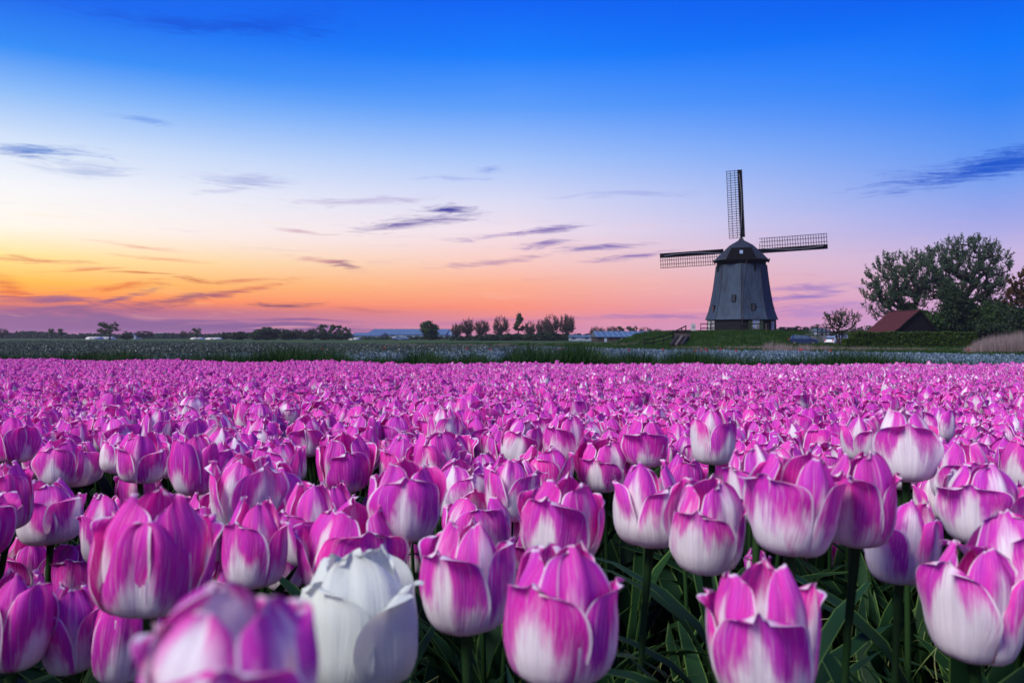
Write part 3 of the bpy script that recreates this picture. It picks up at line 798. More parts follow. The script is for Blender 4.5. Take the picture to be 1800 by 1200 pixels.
# plank retaining wall and inlet boards left of the mill
rw = empty('plank_retaining_wall', (18.9, 88.5, gz(18.9, 88.5))); tag(rw, 'weathered plank retaining wall with sloping inlet beams left of the windmill', 'retaining wall')
z0 = 1.84 - rw.location.z
for i in range(9): MB().box((-.75 + i * .19, 0, z0 - .85), (.175, .1, 1.75)).build('plank', M['wood_grey'], rw)
MB().box((0, -.05, z0 + .05), (1.8, .18, .12)).build('coping_beam', M['fence'], rw)
for k, xo in enumerate((-.55, .0, .6)):
    MB().beam((xo, -.1, z0 - .5), (xo - 1.7, -5.0, .0 + gz(18, 86) - rw.location.z), .28, .3).build('sloping_beam', M['fence'] if k != 1 else M['wood_grey'], rw)
for i in range(7):
    t_ = (i + .5) / 7
    MB().beam((-.55 - 1.7 * t_, -.1 - 4.9 * t_, (z0 - .45) * (1 - t_) + t_ * (gz(18, 86) - rw.location.z + .05)), (.6 - 1.7 * t_, -.1 - 4.9 * t_, (z0 - .45) * (1 - t_) + t_ * (gz(18, 86) - rw.location.z + .05)), .6, .05).build('deck_board', M['brickdark'], rw)
def sign(x, y, h, w_, hh, label, m1, m2, cat='sign'):
    z = gz(x, y); r_ = empty('sign_board', (x, y, z)); tag(r_, label, cat)
    MB().box((0, .04, h / 2), (.09, .09, h)).build('post', M['fence'], r_)
    MB().box((0, -.02, h - hh / 2), (w_, .05, hh)).build('board', m1, r_)
    MB().tube((0, -.05, h - hh * .45), (0, -.07, h - hh * .45), w_ * .27, w_ * .27, 14).build('emblem', m2, r_)
sign(21.2, 93.2, 1.25, .55, .85, 'white notice board with round dark emblem left of the windmill base', M['white'], M['greypaint'])
sign(31.4, 102.0, 1.0, .4, .4, 'small grey marker box on post in front of the windmill', M['greypaint'], M['dark'])
pl = empty('wooden_post', (32.4, 101.5, gz(32.4, 101.5))); tag(pl, 'single thin wooden post before the blue mill window', 'post')
MB().box((0, 0, .5), (.1, .1, 1.3)).build('shaft', M['wood_grey'], pl)

# ------------------------------------------------------------------ distant buildings
def shed(label, pxl, pxr, pytop, pyeave, D, depth, gable='x', rm='roof_sheet', wm='wall_sheet', base=597, nbay=8, name='long_shed', cat='shed', extra=None):
    """long low building: wall, roof, a run of wall bays and doors; gable ends left and right"""
    a, b_ = at(pxl, base, D), at(pxr, base, D)
    W_ = b_.x - a.x; zt = CZ - (pytop - HOR) / F * (D + depth / 2); ze = CZ - (pyeave - HOR) / F * D
    o = empty(name, ((a.x + b_.x) / 2, D, 0)); tag(o, label, cat)
    MB().box((0, depth / 2, ze / 2), (W_, depth, ze)).build('wall', M[wm], o)
    r_ = MB(); e = .3
    r_.add([(-W_ / 2 - e, -e, ze + .01), (W_ / 2 + e, -e, ze + .01), (W_ / 2 + e, depth / 2, zt), (-W_ / 2 - e, depth / 2, zt), (-W_ / 2 - e, depth + e, ze + .01), (W_ / 2 + e, depth + e, ze + .01)],
           [(0, 1, 2, 3), (3, 2, 5, 4), (0, 3, 4), (1, 5, 2), (0, 4, 5, 1)]); ro = r_.build('roof', M[rm], o)
    for i in range(nbay + 1):
        x = -W_ / 2 + W_ * i / nbay
        MB().beam((x, -e - .02, ze + .06), (x, depth / 2, zt + .06), .12, .1).build('roof_seam', M['roof_sheet' if rm != 'roof_sheet' else 'wall_sheet'], ro)
    for i in range(nbay):
        x = -W_ / 2 + W_ * (i + .5) / nbay
        nm, mt, wd, hg = ('door', 'wall_pale', .5, .85) if i % 3 == 1 else ('window', 'glass', .5, .3)
        MB().box((x, -.04, ze * (hg / 2 if nm == 'door' else .6)), (W_ / nbay * wd, .06, ze * hg)).build(nm, M[mt], o)
    return o
shed('wide blue-grey warehouse roof rising behind the round green tree', 642, 782, 578, 588, 420, 60, nbay=10, name='warehouse', cat='warehouse')
shed('low blue-grey annexe joined to the left end of the warehouse', 616, 668, 584.5, 590, 400, 30, nbay=5, name='warehouse_annexe', cat='warehouse')
shed('pale-ended hall between the round green tree and the bare trees', 768, 800, 580.5, 588, 430, 34, rm='wall_sheet', wm='wall_pale', nbay=3, name='storage_hall', cat='hall')
shed('long farm shed with blue-grey roof left of the mill mound', 1050, 1167, 582, 592.2, 210, 16, nbay=12, wm='brickdark')
shed('small pale greenhouse just left of the long farm shed', 1003, 1048, 589, 592, 260, 10, nbay=4, wm='wall_pale', name='greenhouse', cat='greenhouse')
shed('tiny square grey block above the far treeline at left', 270, 286, 584.5, 586, 620, 10, nbay=3, wm='concrete', rm='concrete', name='office_block', cat='building')
shed('small pale house between two dark bushes far left', 231, 239, 585.5, 588, 520, 8, nbay=2, wm='wall_pale', name='house', cat='house')
shed('small house with grey roof right of the mill among far trees', 1440, 1458, 578, 582, 230, 8, nbay=2, wm='wall_pale', name='house', cat='house', base=596)
shed('low brick-red shed in front of the warehouse', 690, 716, 593, 595.5, 330, 6, nbay=3, wm='grass_wall', name='low_shed')
def tunnel(label, pxl, pxr, pyt, D):
    a, b_ = at(pxl, 597, D), at(pxr, 597, D); W_ = b_.x - a.x; h = CZ - (pyt - HOR) / F * D
    o = empty('poly_tunnel', ((a.x + b_.x) / 2, D, 0)); tag(o, label, 'tunnel')
    V = []; n = 11
    for yy in (0, 9):
        for i in range(n): t_ = math.pi * i / (n - 1); V.append((-math.cos(t_) * W_ / 2, yy, math.sin(t_) ** .7 * h))
    mesh_np('cover', V, [(i, i + 1, n + i + 1, n + i) for i in range(n - 1)] + [tuple(range(n))[::-1], tuple(range(n, 2 * n))], M['white'], parent=o)
    MB().box((0, -.05, h * .35), (W_ * .2, .06, h * .7)).build('door', M['greypaint'], o)
tunnel('white round-topped polytunnel left of the lone tall tree', 150, 168, 591.6, 420)
tunnel('white polytunnel just beneath the lone tall tree', 169, 190, 592.0, 430)
tunnel('small white polytunnel in the middle of the left skyline', 334, 350, 593, 430)
tunnel('white polytunnel right of the thin bare far tree', 360, 384, 593.2, 410)
tunnel('white polytunnel in front of the warehouse annexe', 612, 628, 593.4, 350)
tunnel('white polytunnel before the middle of the warehouse', 682, 702, 591.5, 380)
# radio mast / church spire far left
sp = empty('church_tower', at(334, 597, 700)); sp.location.z = 0; tag(sp, 'thin far church tower with spire beside the thin bare tree', 'church tower')
MB().box((0, 0, 2), (2.6, 2.6, 4)).build("tower", M["brickdark"], sp); MB().tube((0, 0, 4), (0, 0, 7.0), 1.6, .1, 4).build('spire', M['brickdark'], sp)
# ------------------------------------------------------------------ trees
def skeleton(seed, trunks, targets, step=.9, rise=.25):
    """grow branches from trunk nodes to every target point by nearest connection; returns nodes, parents, tip list"""
    r = np.random.default_rng(seed)
    P = []; par = []
    for tr in trunks:
        prev = -1
        for p in tr:
            P.append(np.array(p, float)); par.append(prev); prev = len(P) - 1
    root_n = len(P)
    base = np.mean([tr[-1] for tr in trunks], axis=0)
    order = np.argsort(np.linalg.norm(targets - base, axis=1))
    tips = []
    lows = {i for i in range(len(P))}
    start = set()
    c0 = 0
    for tr in trunks:                       # nodes low on a trunk take no branches
        for k in range(len(tr)):
            if k < len(tr) * .45: start.add(c0 + k)
        c0 += len(tr)
    for ti in order:
        tg = targets[ti]; A = np.array(P); d = np.linalg.norm(A - tg, axis=1)
        d = d + np.maximum(0, A[:, 2] - tg[2]) * 1.3
        for s_ in start: d[s_] += 50
        i = int(np.argmin(d)); p0 = P[i]; dist = np.linalg.norm(tg - p0)
        n = max(1, int(dist / step)); last = i
        for k in range(1, n + 1):
            t_ = k / n
            q = p0 + (tg - p0) * t_ + np.array([0, 0, -rise * dist * .5 * math.sin(math.pi * t_) * .6]) + (r.normal(0, .07 * step, 3) if k < n else 0)
            P.append(q); par.append(last); last = len(P) - 1
        tips.append(last)
    return np.array(P), np.array(par), tips

def skin(P, par, tips, tip_r, exp=.5, n_big=8, n_small=4, maxr=1e9, root_flare=1.25):
    cnt = np.zeros(len(P)); cnt[tips] = 1
    for i in range(len(P) - 1, -1, -1):
        if par[i] >= 0: cnt[par[i]] += cnt[i]
    # nodes were appended parents-first, so one backward pass is enough
    rad = np.minimum(tip_r * np.maximum(cnt, 1) ** exp, maxr)
    V = []; Fc = []
    kids = np.zeros(len(P), int)
    for i, p in enumerate(par):
        if p < 0: continue
        a, b = Vector(P[p]), Vector(P[i]); d = b - a
        if d.length < 1e-4: continue
        d.normalize(); u = Vector((0, 0, 1)) if abs(d.z) < .9 else Vector((1, 0, 0))
        r_ = d.cross(u).normalized(); u = r_.cross(d)
        n = n_big if rad[i] > tip_r * 4 else n_small
        ra = min(rad[p], rad[i] * 1.5) * (root_flare if par[p] < 0 else 1); b0 = len(V)
        for e, rr in ((a, ra), (b, rad[i])):
            for k in range(n):
                t_ = 2 * math.pi * k / n
                V.append(e + (r_ * math.cos(t_) + u * math.sin(t_)) * rr)
        Fc += [(b0 + k, b0 + (k + 1) % n, b0 + n + (k + 1) % n, b0 + n + k) for k in range(n)]
    return np.array([tuple(v) for v in V]), np.array(Fc)

def leaf_quads(C, size, seed, up=None, elong=1.6, jit=.3):
    """one rhombic leaf-sized face at every point of C"""
    r = np.random.default_rng(seed); n = len(C)
    a = r.normal(size=(n, 3)) if up is None else up + r.normal(0, .5, (n, 3))
    a /= np.linalg.norm(a, axis=1)[:, None]
    b = np.cross(a, r.normal(size=(n, 3))); b /= np.linalg.norm(b, axis=1)[:, None] + 1e-9
    s = size * r.uniform(1 - jit, 1 + jit, n)[:, None]
    V = np.stack([C - a * s * elong * .5, C + b * s * .5, C + a * s * elong * .5, C - b * s * .5], 1).reshape(-1, 3)
    return V, np.arange(n * 4).reshape(n, 4)

def in_env(r, env, n, shell=.0):
    """n points in a union of ellipsoids (cx,cy,cz,rx,ry,rz), more of them near the surface"""
    vol = np.array([e[3] * e[4] * e[5] for e in env]) ** .75; vol /= vol.sum(); out = []
    while len(out) < n:
        e = env[r.choice(len(env), p=vol)]
        d = r.normal(size=3); d /= np.linalg.norm(d); rr = r.uniform(shell, 1) ** (1 / 2.2)
        out.append(np.array(e[:3]) + d * rr * np.array(e[3:]))
    return np.array(out)

def make_tree(name, label, base, trunks, env, ntips, leaves, lsize, foliage, bark='bark', seed=1, tip_r=.03, spray=0, spread=.5, exp=.5, cat='tree', group=None, parent_only=False, step=.9, shell=.25, zmin=None, maxr=1e9, elong=1.6, updraft=.8):
    r = np.random.default_rng(seed)
    T = in_env(r, env, ntips, shell)
    if zmin is not None: T = T[T[:, 2] > zmin]
    P, par, tips = skeleton(seed, trunks, T, step)
    extra_v = None
    C = []; UP = []
    if spray:                                # upright twigs at the branch ends carry the leaves
        P = list(P); par = list(par); new = []
        cen = np.mean(T, 0)
        for tp in tips:
            for k in range(3):
                o = np.asarray(P[tp]); out = o - cen; out[2] = max(out[2], 0); out /= np.linalg.norm(out) + 1e-6
                d = out * .55 + np.array([0, 0, updraft]) + r.normal(0, .38, 3); d /= np.linalg.norm(d)
                L = spray * r.uniform(.5, 1.25); m = o + d * L * .5 + r.normal(0, .05, 3); e = o + d * L + np.array([0, 0, L * .15])
                P.append(m); par.append(tp); P.append(e); par.append(len(P) - 2); new.append(len(P) - 1)
                nn = max(1, leaves // (len(tips) * 3))
                tt = r.uniform(.1, 1.05, nn)[:, None]
                C.append(o + (e - o) * tt + r.normal(0, .11 * spray + spread * .1, (nn, 3)) * (1.25 - tt * .8)); UP.append(np.repeat(d[None], nn, 0))
        P = np.array(P); par = np.array(par); tips = list(tips) + new
        C = np.concatenate(C); UP = np.concatenate(UP)
    else:
        nn = max(1, leaves // len(tips))
        for tp in tips:
            C.append(np.asarray(P[tp]) + r.normal(0, spread, (nn, 3)) * np.array([1, 1, .75]))
        C = np.concatenate(C); UP = None
    root = empty(name, base); tag(root, label, cat, group)
    # parents must precede children for the count pass
    V, Fc = skin(P, par, tips, tip_r, exp, maxr=maxr)
    mesh_np('trunk', V, Fc, M[bark], parent=root)
    if leaves:
        LV, LF = leaf_quads(C, lsize, seed + 5, UP, elong)
        mesh_np('crown', LV, LF, M[foliage], parent=root, smooth=False)
    return root

def trunk_path(p0, p1, n=6, wob=.12, seed=0):
    r = np.random.default_rng(seed); p0, p1 = np.array(p0, float), np.array(p1, float)
    return [p0 + (p1 - p0) * i / n + (r.normal(0, wob, 3) * np.array([1, 1, 0]) if 0 < i < n else 0) for i in range(n + 1)]

D1 = 122.0; s1 = D1 / F            # metres per photo pixel at the big trees
def e_px(px, py, rx, ry, rdepth=None, cx=0, D=D1):
    s = D / F; return ((px - cx) * s, 0, CZ - (py - HOR) * s, rx * s, (rdepth or rx) * s, ry * s)
def bx(px, D=D1): return (px - 900) * D / F
# left big willow-like tree
env = [e_px(1585, 470, 42, 30, cx=1605), e_px(1560, 510, 40, 38, cx=1605), e_px(1615, 480, 38, 38, cx=1605), e_px(1548, 548, 26, 24, cx=1605), e_px(1590, 520, 40, 40, cx=1605), e_px(1535, 482, 16, 14, cx=1605)]
make_tree('willow_tree', 'large spreading leafy tree rising directly behind the red-roofed barn', (bx(1605), D1, 0),
          [trunk_path((0, 0, -.2), (-.3, 0, 4.6), seed=1), [(-.3, 0, 4.6), (-1.6, .4, 6.2), (-3, .2, 8)], [(-.3, 0, 4.6), (.6, -.3, 7), (1.4, 0, 9.5)]],
          env, 330, 12500, .145, 'foliage_big', seed=11, shell=.15, tip_r=.020, spray=1.0, exp=.52, maxr=.42, updraft=1.0, zmin=2.4, elong=2.1)
env = [e_px(1695, 455, 60, 34, cx=1672), e_px(1740, 475, 40, 42, cx=1672), e_px(1655, 465, 40, 36, cx=1672), e_px(1700, 500, 62, 36, cx=1672), e_px(1752, 525, 26, 34, cx=1672), e_px(1640, 505, 30, 26, cx=1672), e_px(1700, 435, 50, 18, cx=1672)]
make_tree('willow_tree', 'tallest and widest leafy tree with forked trunk right of the barn', (bx(1672, D1 + 3), D1 + 3, 0),
          [trunk_path((0, 0, -.2), (.2, 0, 3.4), seed=2), [(.2, 0, 3.4), (1.2, .2, 6), (2.6, 0, 8.2), (4.2, 0, 10.2)], [(.2, 0, 3.4), (-.5, 0, 6.3), (-1.0, .2, 9.2), (-.8, 0, 11.5)], [(.9, .2, 5.2), (3.0, -.4, 7.0), (5.6, -.2, 8.6)]],
          env, 450, 17500, .145, 'foliage_big', seed=12, shell=.15, tip_r=.020, spray=1.05, exp=.52, maxr=.5, updraft=1.0, zmin=3.0, elong=2.1)
make_tree('tree', 'slim second trunk standing just left of the tallest forked tree', (bx(1655), D1 - 1, 0), [trunk_path((0, 0, -.2), (.2, 0, 6), seed=3)],
          [e_px(1655, 512, 14, 20, cx=1655)], 40, 1600, .2, 'foliage_big', seed=13, tip_r=.03, spray=.7, maxr=.25)
make_tree('ivy_clad_tree', 'dark ivy-clad rounded tree between the two big leafy trees', (bx(1648), D1 - 5, 0), [trunk_path((0, 0, -.2), (.2, 0, 4), seed=4)],
          [e_px(1645, 528, 19, 21, cx=1648), e_px(1658, 545, 16, 18, cx=1648), e_px(1635, 552, 14, 18, cx=1648)], 130, 8000, .2, 'foliage_dark', seed=14, tip_r=.03, spread=.55, maxr=.3, shell=.1)
make_tree('tree', 'brown-leaved tree cut off by the right edge of the picture', (bx(1800, 118), 118, 0), [trunk_path((0, 0, -.2), (0, 0, 5), seed=5)],
          [e_px(1806, 505, 30, 36, cx=1800, D=118), e_px(1800, 545, 34, 34, cx=1800, D=118), e_px(1830, 500, 34, 46, cx=1800, D=118)], 220, 15000, .2, 'foliage_brown', seed=15, tip_r=.028, spray=.6, maxr=.35)
lowtrees = [(1690, 552, 22, 26, 'foliage_green', 'low green bushy tree right of the forked trunk', 119), (1722, 556, 26, 24, 'foliage_green', 'low broad green tree left of the thin pale gap', 117),
            (1752, 552, 24, 28, 'foliage_dark', 'dark low tree beneath the right side of the tallest crown', 120), (1783, 562, 24, 22, 'foliage_dark', 'dark bushy tree below the brown-leaved tree', 115),
            (1628, 566, 22, 18, 'foliage_green', 'yellowish green shrub just behind the barn gable', 116), (1600, 560, 18, 22, 'foliage_green', 'green shrub behind the left part of the barn roof', 121),
            (1665, 572, 26, 12, 'foliage_dark', 'dark shrub at the foot of the forked trunk', 118), (1740, 575, 40, 10, 'foliage_dark', 'long dark shrub row behind the right end of the hedge', 116)]
for k, (px_, py_, rx, ry, fm, lb, D) in enumerate(lowtrees):
    make_tree('bushy_tree', lb, (bx(px_, D), D, 0), [trunk_path((0, 0, -.2), (.1, 0, max(.6, (HOR - py_) * D / F + 1.3)), 4, seed=k)],
              [e_px(px_, py_, rx, ry, cx=px_, D=D), e_px(px_ + 8, py_ + 8, rx * .8, ry * .7, cx=px_, D=D)], 90, 5200, .22, fm, seed=30 + k, tip_r=.025, spread=.5, maxr=.2, shell=.1)
# small bare tree by the cars
Ds = 92
env = [e_px(1462, 568, 18, 16, cx=1474, D=Ds), e_px(1490, 566, 22, 14, cx=1474, D=Ds), e_px(1476, 562, 20, 14, cx=1474, D=Ds), e_px(1500, 560, 12, 8, cx=1474, D=Ds), e_px(1478, 585, 14, 12, cx=1474, D=Ds)]
make_tree('young_tree', 'small open-branched budding tree beside the white car', (bx(1474, Ds), Ds, gz(bx(1474, Ds), Ds)),
          [trunk_path((0, 0, -.1), (-.3, 0, 1.5), 4, .04), trunk_path((.1, 0, -.1), (.5, 0, 1.6), 4, .04), [(.0, .0, .2), (.1, 0, 1.0), (.0, 0, 2.0)]], env, 130, 2300, .085, 'foliage_spring', seed=50, tip_r=.012, spray=.42, step=.35, exp=.5, maxr=.11)

# clipped hedges
def hedge(label, x0, x1, y0, y1, h, name='clipped_hedge', seed=3, n=16000):
    r = np.random.default_rng(seed); zb = gz((x0 + x1) / 2, (y0 + y1) / 2)
    root = empty(name, ((x0 + x1) / 2, (y0 + y1) / 2, zb)); tag(root, label, 'hedge')
    W_, Dp = x1 - x0, y1 - y0
    MB().box((0, 0, h * .45), (W_ - .5, Dp - .5, h * .9)).build('branch_core', M['bark_dark'], root)
    A = r.uniform(-.5, .5, (n, 3)) * np.array([W_, Dp, h]) + np.array([0, 0, h / 2])
    side = r.choice(5, n, p=[.42, .12, .28, .09, .09])
    dep = np.abs(r.normal(0, .07, n))
    A[side == 0, 1] = -Dp / 2 + dep[side == 0]; A[side == 1, 1] = Dp / 2 - dep[side == 1]; A[side == 2, 2] = h - dep[side == 2]
    A[side == 3, 0] = -W_ / 2 + dep[side == 3]; A[side == 4, 0] = W_ / 2 - dep[side == 4]
    A[:, 2] += .05 * np.sin(A[:, 0] * 2.1) + .04 * np.sin(A[:, 0] * 5.3 + 1); A[:, 1] += .08 * np.sin(A[:, 0] * 3.3 + A[:, 2] * 2)
    V, Fc = leaf_quads(A, .12, seed)
    mesh_np('foliage', V, Fc, M['hedge'], parent=root, smooth=False)
Dh = 86
hedge('long clipped dark green hedge in front of the barn and big trees', bx(1500, Dh), bx(1718, Dh), Dh, Dh + 1.4, 1.78)
hedge('short lower rounded hedge at the left end of the long hedge', bx(1487, 82), bx(1518, 82), 82, 83.2, 1.15, seed=4, n=4500)

# ------------------------------------------------------------------ distant trees: a few kinds, copied one by one
def proto(seed, kind):
    r = np.random.default_rng(seed)
    if kind == 'round':
        T = make_tree('tree', '', (0, 0, 0), [trunk_path((0, 0, 0), (0, 0, .35), 3, .01)], [(0, 0, .55, .42, .42, .42), (.1, 0, .35, .4, .4, .28), (-.12, 0, .72, .25, .25, .25)], 70, 2600, .055, 'foliage_green', 'bark_dark', seed, .006, spread=.06, step=.15, maxr=.04)
    elif kind == 'dark':
        T = make_tree('tree', '', (0, 0, 0), [trunk_path((0, 0, 0), (0, 0, .3), 3, .01)], [(0, 0, .5, .46, .46, .4), (.2, 0, .4, .3, .3, .3), (-.2, 0, .45, .3, .3, .3), (0, 0, .7, .25, .25, .26)], 60, 2200, .065, 'foliage_dark', 'bark_dark', seed, .006, spread=.07, step=.15, maxr=.04)
    elif kind == 'vase':      # bare spring tree, fine twigs
        T = make_tree('tree', '', (0, 0, 0), [trunk_path((0, 0, 0), (0, 0, .32), 3, .01)], [(0, 0, .62, .42, .42, .34), (.2, 0, .5, .28, .28, .28), (-.2, 0, .52, .28, .28, .28)], 150, 1500, .030, 'foliage_twig', 'bark_dark', seed, .0046, spray=.10, step=.1, maxr=.032)
    elif kind == 'lumpy':     # open crown in clumps
        env = [(r.uniform(-.3, .3), r.uniform(-.2, .2), r.uniform(.42, .88), .13, .13, .10) for _ in range(9)]
        T = make_tree('tree', '', (0, 0, 0), [trunk_path((0, 0, 0), (0, 0, .42), 3, .02)], env, 90, 1700, .045, 'foliage_spring', 'bark_dark', seed, .005, spread=.035, step=.12, maxr=.035)
    elif kind == 'bush':
        T = make_tree('bush', '', (0, 0, 0), [trunk_path((0, 0, 0), (0, 0, .2), 3, .02)], [(0, 0, .42, .5, .5, .42), (.28, 0, .35, .3, .3, .34), (-.3, 0, .3, .3, .3, .3)], 50, 1700, .07, 'foliage_dark', 'bark_dark', seed, .006, spread=.08, step=.15, maxr=.03)
    return T
protos = {k: [proto(60 + 7 * i + j, k) for j in range(2)] for i, k in enumerate(('round', 'dark', 'vase', 'lumpy', 'bush'))}
used_ = set()
def far_tree(kind, px_, top, wpx, D, label, base=597.5, group=None, v=0):
    pr = protos[kind][v % 2]
    if (kind, v % 2) in used_:
        o = pr.copy(); link(o)
        for ch in pr.children:
            c_ = ch.copy(); link(c_, o)
    else: o = pr; used_.add((kind, v % 2))
    if kind != 'bush': o.name = 'tree'
    h = CZ - (top - HOR) / F * D; w_ = wpx * D / F * 1.12
    o.location = ((px_ - 900) * D / F, D, -.05); o.scale = (w_, w_, h); o.rotation_euler = (0, 0, random.uniform(0, 6.28))
    o['label'] = label; o['category'] = 'bush' if kind == 'bush' else 'tree'
    if group: o['group'] = group
    elif 'group' in o.keys(): del o['group']
    return o
FT = [  # kind, px, top, width, D, label
 ('vase', 4, 577, 18, 420, 'bare tree on the skyline at the extreme left edge'),
 ('lumpy', 90, 577, 15, 400, 'leftmost of two small trees standing apart on the far left skyline'),
 ('lumpy', 108, 577, 20, 400, 'right-hand of two small trees standing apart on the far left skyline'),
 ('lumpy', 193, 565.5, 38, 360, 'lone tall clumpy tree above the white polytunnels at far left'),
 ('dark', 223, 581.5, 22, 350, 'dense dark round bush-like tree right of the lone tall tree'),
 ('vase', 253, 581, 30, 380, 'low wide bare tree left of the square grey block'),
 ('vase', 323, 581, 14, 380, 'small thin bare tree just left of the church tower'),
 ('lumpy', 346, 576, 20, 380, 'bare open-topped tree right of the church tower'),
 ('dark', 395, 583, 18, 380, 'small dark tree at the left end of the dense belt'),
 ('dark', 421, 582, 28, 340, 'squat dark tree left of the dense belt before the pale house'),
 ('round', 449, 582, 22, 330, 'low green tree at the left tip of the dense tree belt'),
 ('dark', 471, 574, 46, 330, 'pointed dark tree, highest of the left part of the belt'),
 ('round', 458, 578, 26, 345, 'pale green tree behind the left part of the belt'),
 ('dark', 506, 579, 40, 330, 'second dark peaked tree of the dense belt'),
 ('vase', 495, 577, 26, 350, 'bare crown showing between the two dark peaked trees'),
 ('vase', 523, 578, 24, 350, 'bare crown right of the second dark peaked tree'),
 ('dark', 543, 581, 36, 330, 'low rounded dark tree in the middle of the belt'),
 ('vase', 550, 577, 24, 350, 'bare crown above the middle of the belt'),
 ('lumpy', 568, 569, 26, 335, 'tall open tree, left of the high group at the belt end'),
 ('lumpy', 583, 569.5, 24, 335, 'tall open tree in the middle of the high group'),
 ('lumpy', 598, 570.5, 24, 335, 'tall open tree, right of the high group at the belt end'),
 ('dark', 572, 583, 34, 325, 'dark undergrowth tree below the high group, left'),
 ('dark', 600, 583, 36, 325, 'dark undergrowth tree at the right end of the belt'),
 ('lumpy', 612, 577, 14, 335, 'slim tree ending the belt beside the annexe'),
 ('round', 755, 563.5, 34, 300, 'single dense round green tree in front of the warehouse'),
 ('vase', 802, 569, 20, 290, 'leftmost small bare tree of the row right of the warehouse'),
 ('vase', 822, 560, 27, 285, 'second bare tree of the row, taller with dark side clump'),
 ('vase', 847, 563, 28, 290, 'third bare tree of the row, broad and even'),
 ('vase', 881, 556, 26, 280, 'fourth bare tree of the row, tall and narrow'),
 ('lumpy', 911, 549, 30, 280, 'tallest bare tree of the row with leafy clumps'),
 ('vase', 931, 565, 20, 290, 'small bare tree right of the tallest of the row'),
 ('vase', 952, 562, 20, 290, 'thin dark tree left of the two last bare trees'),
 ('vase', 970, 553.5, 28, 282, 'last but one bare tree, wide crown above the dark mound'),
 ('vase', 996, 553.5, 30, 278, 'last bare tree of the row, right end, full round crown'),
 ('bush', 945, 583, 36, 270, 'low dark bush between the tallest bare trees'),
 ('bush', 967, 579, 32, 262, 'dark tent-shaped bush under the last bare trees'),
 ('bush', 895, 584, 30, 275, 'dark low bush beneath the fourth bare tree'),
 ('bush', 862, 586, 34, 275, 'dark low bush beneath the third bare tree'),
 ('bush', 925, 585, 26, 275, 'dark low bush beneath the tallest bare tree'),
 ('bush', 988, 585, 20, 270, 'small bush at the foot of the last bare tree'),
 ('vase', 1050, 574, 26, 300, 'bare tree at the left end behind the farm shed roof'),
 ('vase', 1076, 573.5, 22, 300, 'second bare crown behind the farm shed roof'),
 ('lumpy', 1092, 572.5, 22, 300, 'third crown behind the farm shed roof, darker'),
 ('lumpy', 1112, 572.5, 24, 300, 'fourth crown behind the farm shed roof'),
 ('vase', 1135, 575, 24, 300, 'fifth crown, bare, behind the farm shed roof'),
 ('vase', 1155, 578, 20, 300, 'last low crown behind the right end of the farm shed roof'),
 ('bush', 1188, 580, 26, 150, 'dark bush behind the plank retaining wall'),
 ('dark', 1376, 574, 26, 330, 'grey-green tree just right of the windmill base'),
 ('dark', 1400, 572.5, 34, 330, 'low broad grey-green tree above the board fence'),
 ('dark', 1418, 574, 24, 335, 'grey-green tree right of the broad one above the board fence'),
 ('dark', 1438, 569, 28, 280, 'dense dark tree between the board fence and the budding tree'),
 ('vase', 1502, 575, 26, 200, 'bare bush-like tree between budding tree and barn roof'),
 ('dark', 1510, 580, 26, 190, 'dark low tree behind the left eave of the barn'),
]
for k, q_ in enumerate(FT): far_tree(*q_, v=k)
for kk, prs in protos.items():
    for j, o in enumerate(prs):
        if (kk, j) not in used_:
            for ch in list(o.children): bpy.data.objects.remove(ch)
            bpy.data.objects.remove(o)
r_ = np.random.default_rng(5)
WOODS = []
def wood(label, pxl, pxr, tops, D, seed, n, mat='foliage_dark'):
    """a far-off wood that reads as one mass"""
    r = np.random.default_rng(seed); s = D / F
    px_ = r.uniform(pxl, pxr, n); tp = np.interp(px_, *tops) + r.normal(0, .5, n) + 1.2 * np.sin(px_ * .35)
    y = HOR + (1.3 / s) - r.uniform(0, 1, n) ** .8 * ((HOR + 1.3 / s) - tp)
    yy = D + r.uniform(0, 25, n)
    C = np.stack([(px_ - 900) * s, yy, CZ - (y - HOR) * s], 1)
    V, Fc = leaf_quads(C, 1.1 * D / 400, seed, elong=1.2)
    o = mesh_np('distant_wood', V, Fc, M[mat], smooth=False); tag(o, label, kind='stuff')
wood('hazy far wood along the left skyline', -60, 98, ([-60, 10, 30, 60, 98], [585, 588, 583.5, 585, 587]), 620, 1, 6000)
wood('low far treeline across the whole skyline', 98, 640, ([98, 130, 150, 180, 215, 290, 300, 360, 395, 640], [592, 588, 586.5, 588, 591, 586, 588, 588.5, 585, 588]), 560, 2, 9000)
wood('low undergrowth beneath the bare tree row', 790, 1040, ([790, 850, 870, 1000, 1040], [592, 590, 587, 588, 593]), 296, 3, 6000)
wood('grey far treeline right of the windmill', 1360, 1560, ([1360, 1400, 1460, 1560], [580, 578, 583, 582]), 380, 4, 5000)
wood('dim far treeline beyond the right-hand trees', 1560, 1900, ([1560, 1900], [572, 565]), 260, 6, 7000)
wood('low far treeline between shed and windmill', 1000, 1260, ([1000, 1100, 1260], [589, 586, 586]), 420, 7, 4000)
wood('low scrub around the warehouse', 610, 800, ([610, 700, 800], [594, 594, 593]), 360, 8, 2500)

